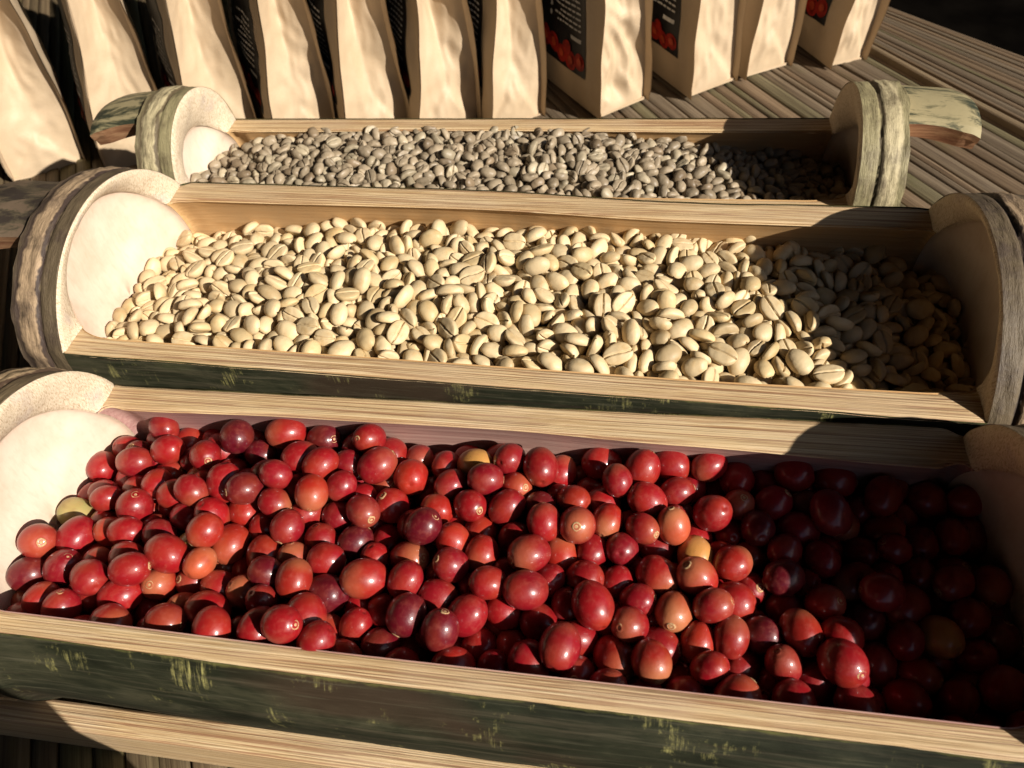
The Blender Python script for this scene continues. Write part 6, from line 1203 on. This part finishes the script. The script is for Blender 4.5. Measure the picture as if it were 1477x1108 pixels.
def make_items(key, recs, meshes, kid, name, cat, group, mat_s, colours, dz=0, lim=300):
    t = TR[key]; rnd = random.Random(99)
    rest = []; LB = []
    for i, r in enumerate(recs):
        r = list(r); r[2] += dz
        cn, col, alpha = colours(rnd, r)
        m = meshes[rnd.randrange(len(meshes))]
        if i < lim:
            o = ob(name, m); place(o, t, r); o.color = (*col, alpha)
            sz, w_ = looks(t, r, 'c' if kid else 'b')
            LB.append((o, sz + cn + ', ' + w_ + ', ' + zone(t, r[0], r[1]), r[0])); tag(o, None, cat, group)
            if kid:
                c = ob('crown_scar', kid[rnd.randrange(len(kid))], o)
        else: rest.append((m, r, col))
    same = {}
    for o, lb, x_ in LB: same.setdefault(lb, []).append((x_, o))
    for lb, L in same.items():
        L.sort(key=lambda p: p[0])
        for j, (x_, o) in enumerate(L):
            suf = '' if len(L) == 1 else (', leftmost' if j == 0 else (', rightmost' if j == len(L) - 1 else (', second from left' if j == 1 else ', second from right')))
            o['label'] = (lb + suf).replace('standing, groove to viewer', 'on edge, groove seen').replace('standing on edge', 'on edge').replace('grey brown', 'greyish').replace('touching the near rim', 'at near rim').replace('against the far wall', 'at far wall') if len((lb + suf).split()) > 15 else lb + suf
    if rest:
        V, Fs, Cs = [], [], []; off = 0
        cache = {}
        for m, r, col in rest:
            if m.name not in cache:
                co = np.empty(len(m.vertices) * 3); m.vertices.foreach_get('co', co)
                cache[m.name] = (co.reshape(-1, 3), np.array([p.vertices[:] if len(p.vertices) == 4 else (*p.vertices[:], p.vertices[0]) for p in m.polygons]))
            co, fa = cache[m.name]
            q = Quaternion(r[3:7]); q.normalize(); Rm = np.array(q.to_matrix())
            V.append((co * np.array(r[7:10])) @ Rm.T + np.array(r[0:3])); Fs.append(fa + off); off += len(co); Cs.append(np.tile((*col, 1.), (len(co), 1)))
        V = np.concatenate(V); Fs = np.concatenate(Fs); Cs = np.concatenate(Cs)
        me = bpy.data.meshes.new(name + '_heap'); me.vertices.add(len(V)); me.vertices.foreach_set('co', V.ravel())
        me.loops.add(Fs.size); me.loops.foreach_set('vertex_index', Fs.ravel().astype(np.int32))
        me.polygons.add(len(Fs)); me.polygons.foreach_set('loop_start', np.arange(0, Fs.size, 4, dtype=np.int32))
        me.polygons.foreach_set('use_smooth', np.ones(len(Fs), dtype=bool)); me.update(calc_edges=True); me.validate()
        at = me.color_attributes.new('tint', 'FLOAT_COLOR', 'POINT'); at.data.foreach_set('color', Cs.ravel())
        me.materials.append(mat_s)
        o = ob(name + '_heap', me); o.location = (0, t['yc'], 0); o.rotation_euler = (0, 0, t['yaw'])
        tag(o, 'the ' + group.split(' heaped')[0] + ' filling the gaps of the heap' + group.split(' heaped')[1], cat + ' heap', kind='stuff')
def dec(s):
    # per item: x, y, z in tenths of a millimetre, rotation as an axis-angle vector in hundredths, size in percent
    out = []
    for i in range(0, len(s), 7):
        v = Vector(s[i + 3:i + 6]) / 100; q = Quaternion(v.normalized(), v.length) if v.length > 1e-6 else Quaternion()
        k = s[i + 6] / 100; out.append([s[i] / 1e4, s[i + 1] / 1e4, s[i + 2] / 1e4, q.w, q.x, q.y, q.z, k * (1 + .04 * math.sin(i)), k, k * (1 + .03 * math.cos(i * 1.7))])
    return out
def c_cherry(rnd, r):
    q = rnd.random(); j = rnd.uniform(.85, 1.15)
    if q < .50: n, c, a = 'glossy red cherry', (.29 * j, .007, .010), rnd.choice((0, .3, .6))
    elif q < .76: n, c, a = 'deep crimson cherry', (.25 * j, .006, .012), rnd.choice((0, 0, .3))
    elif q < .80: n, c, a = 'dark purple cherry', (.12 * j, .004, .010), 0
    elif q < .93: n, c, a = 'orange red cherry', (.33 * j, .016, .010), rnd.choice((.4, .8, 1))
    elif q < .968: n, c, a = 'blotched salmon cherry', (.44 * j, .085, .035), 1
    elif q < .988: n, c, a = 'ochre yellow cherry', (.52 * j, .27, .07), .8
    else: n, c, a = 'pale green cherry', (.42 * j, .33, .12), .3
    return n, c, a
def c_parch(rnd, r):
    j = rnd.uniform(.82, 1.08); q = rnd.random()
    if q < .75: return 'cream bean', (.74 * j, .57 * j, .335 * j), 1
    if q < .92: return 'yellowish bean', (.66 * j, .49 * j, .26 * j), 1
    return 'tan stained bean', (.54 * j, .40 * j, .22 * j), 1
def c_green(rnd, r):
    j = rnd.uniform(.72, 1.15); q = rnd.random()
    if q < .7: return 'grey brown bean', (.37 * j, .29 * j, .195 * j), 1
    if q < .9: return 'pale grey bean', (.45 * j, .37 * j, .25 * j), 1
    return 'dark brown bean', (.26 * j, .19 * j, .12 * j), 1
LIM = dict(F=300, M=300, B=300)
make_items('F', dec(DATA['F']), [cherry_mesh(i * 7.3) for i in range(6)], [scar_mesh(i * 3.1) for i in range(3)], 'coffee_cherry', 'coffee cherry',
           'coffee cherries heaped in the nearest tray', K['cherry_s'], c_cherry, dz=.0032)
make_items('M', dec(DATA['M']), [bean_mesh('parchment_bean', i * 5.1, .0113, .0085, .0051, K['parch'], .26, .03) for i in range(7)], None, 'parchment_bean', 'coffee bean',
           'parchment coffee beans heaped in the middle tray', K['parch_s'], c_parch, dz=.002)
make_items('B', dec(DATA['B']), [bean_mesh('green_bean', 40 + i * 5.1, .0089, .0066, .0044, K['green'], .34, .09) for i in range(7)], None, 'green_bean', 'coffee bean',
           'unroasted green coffee beans heaped in the farthest tray', K['green_s'], c_green, dz=.001)
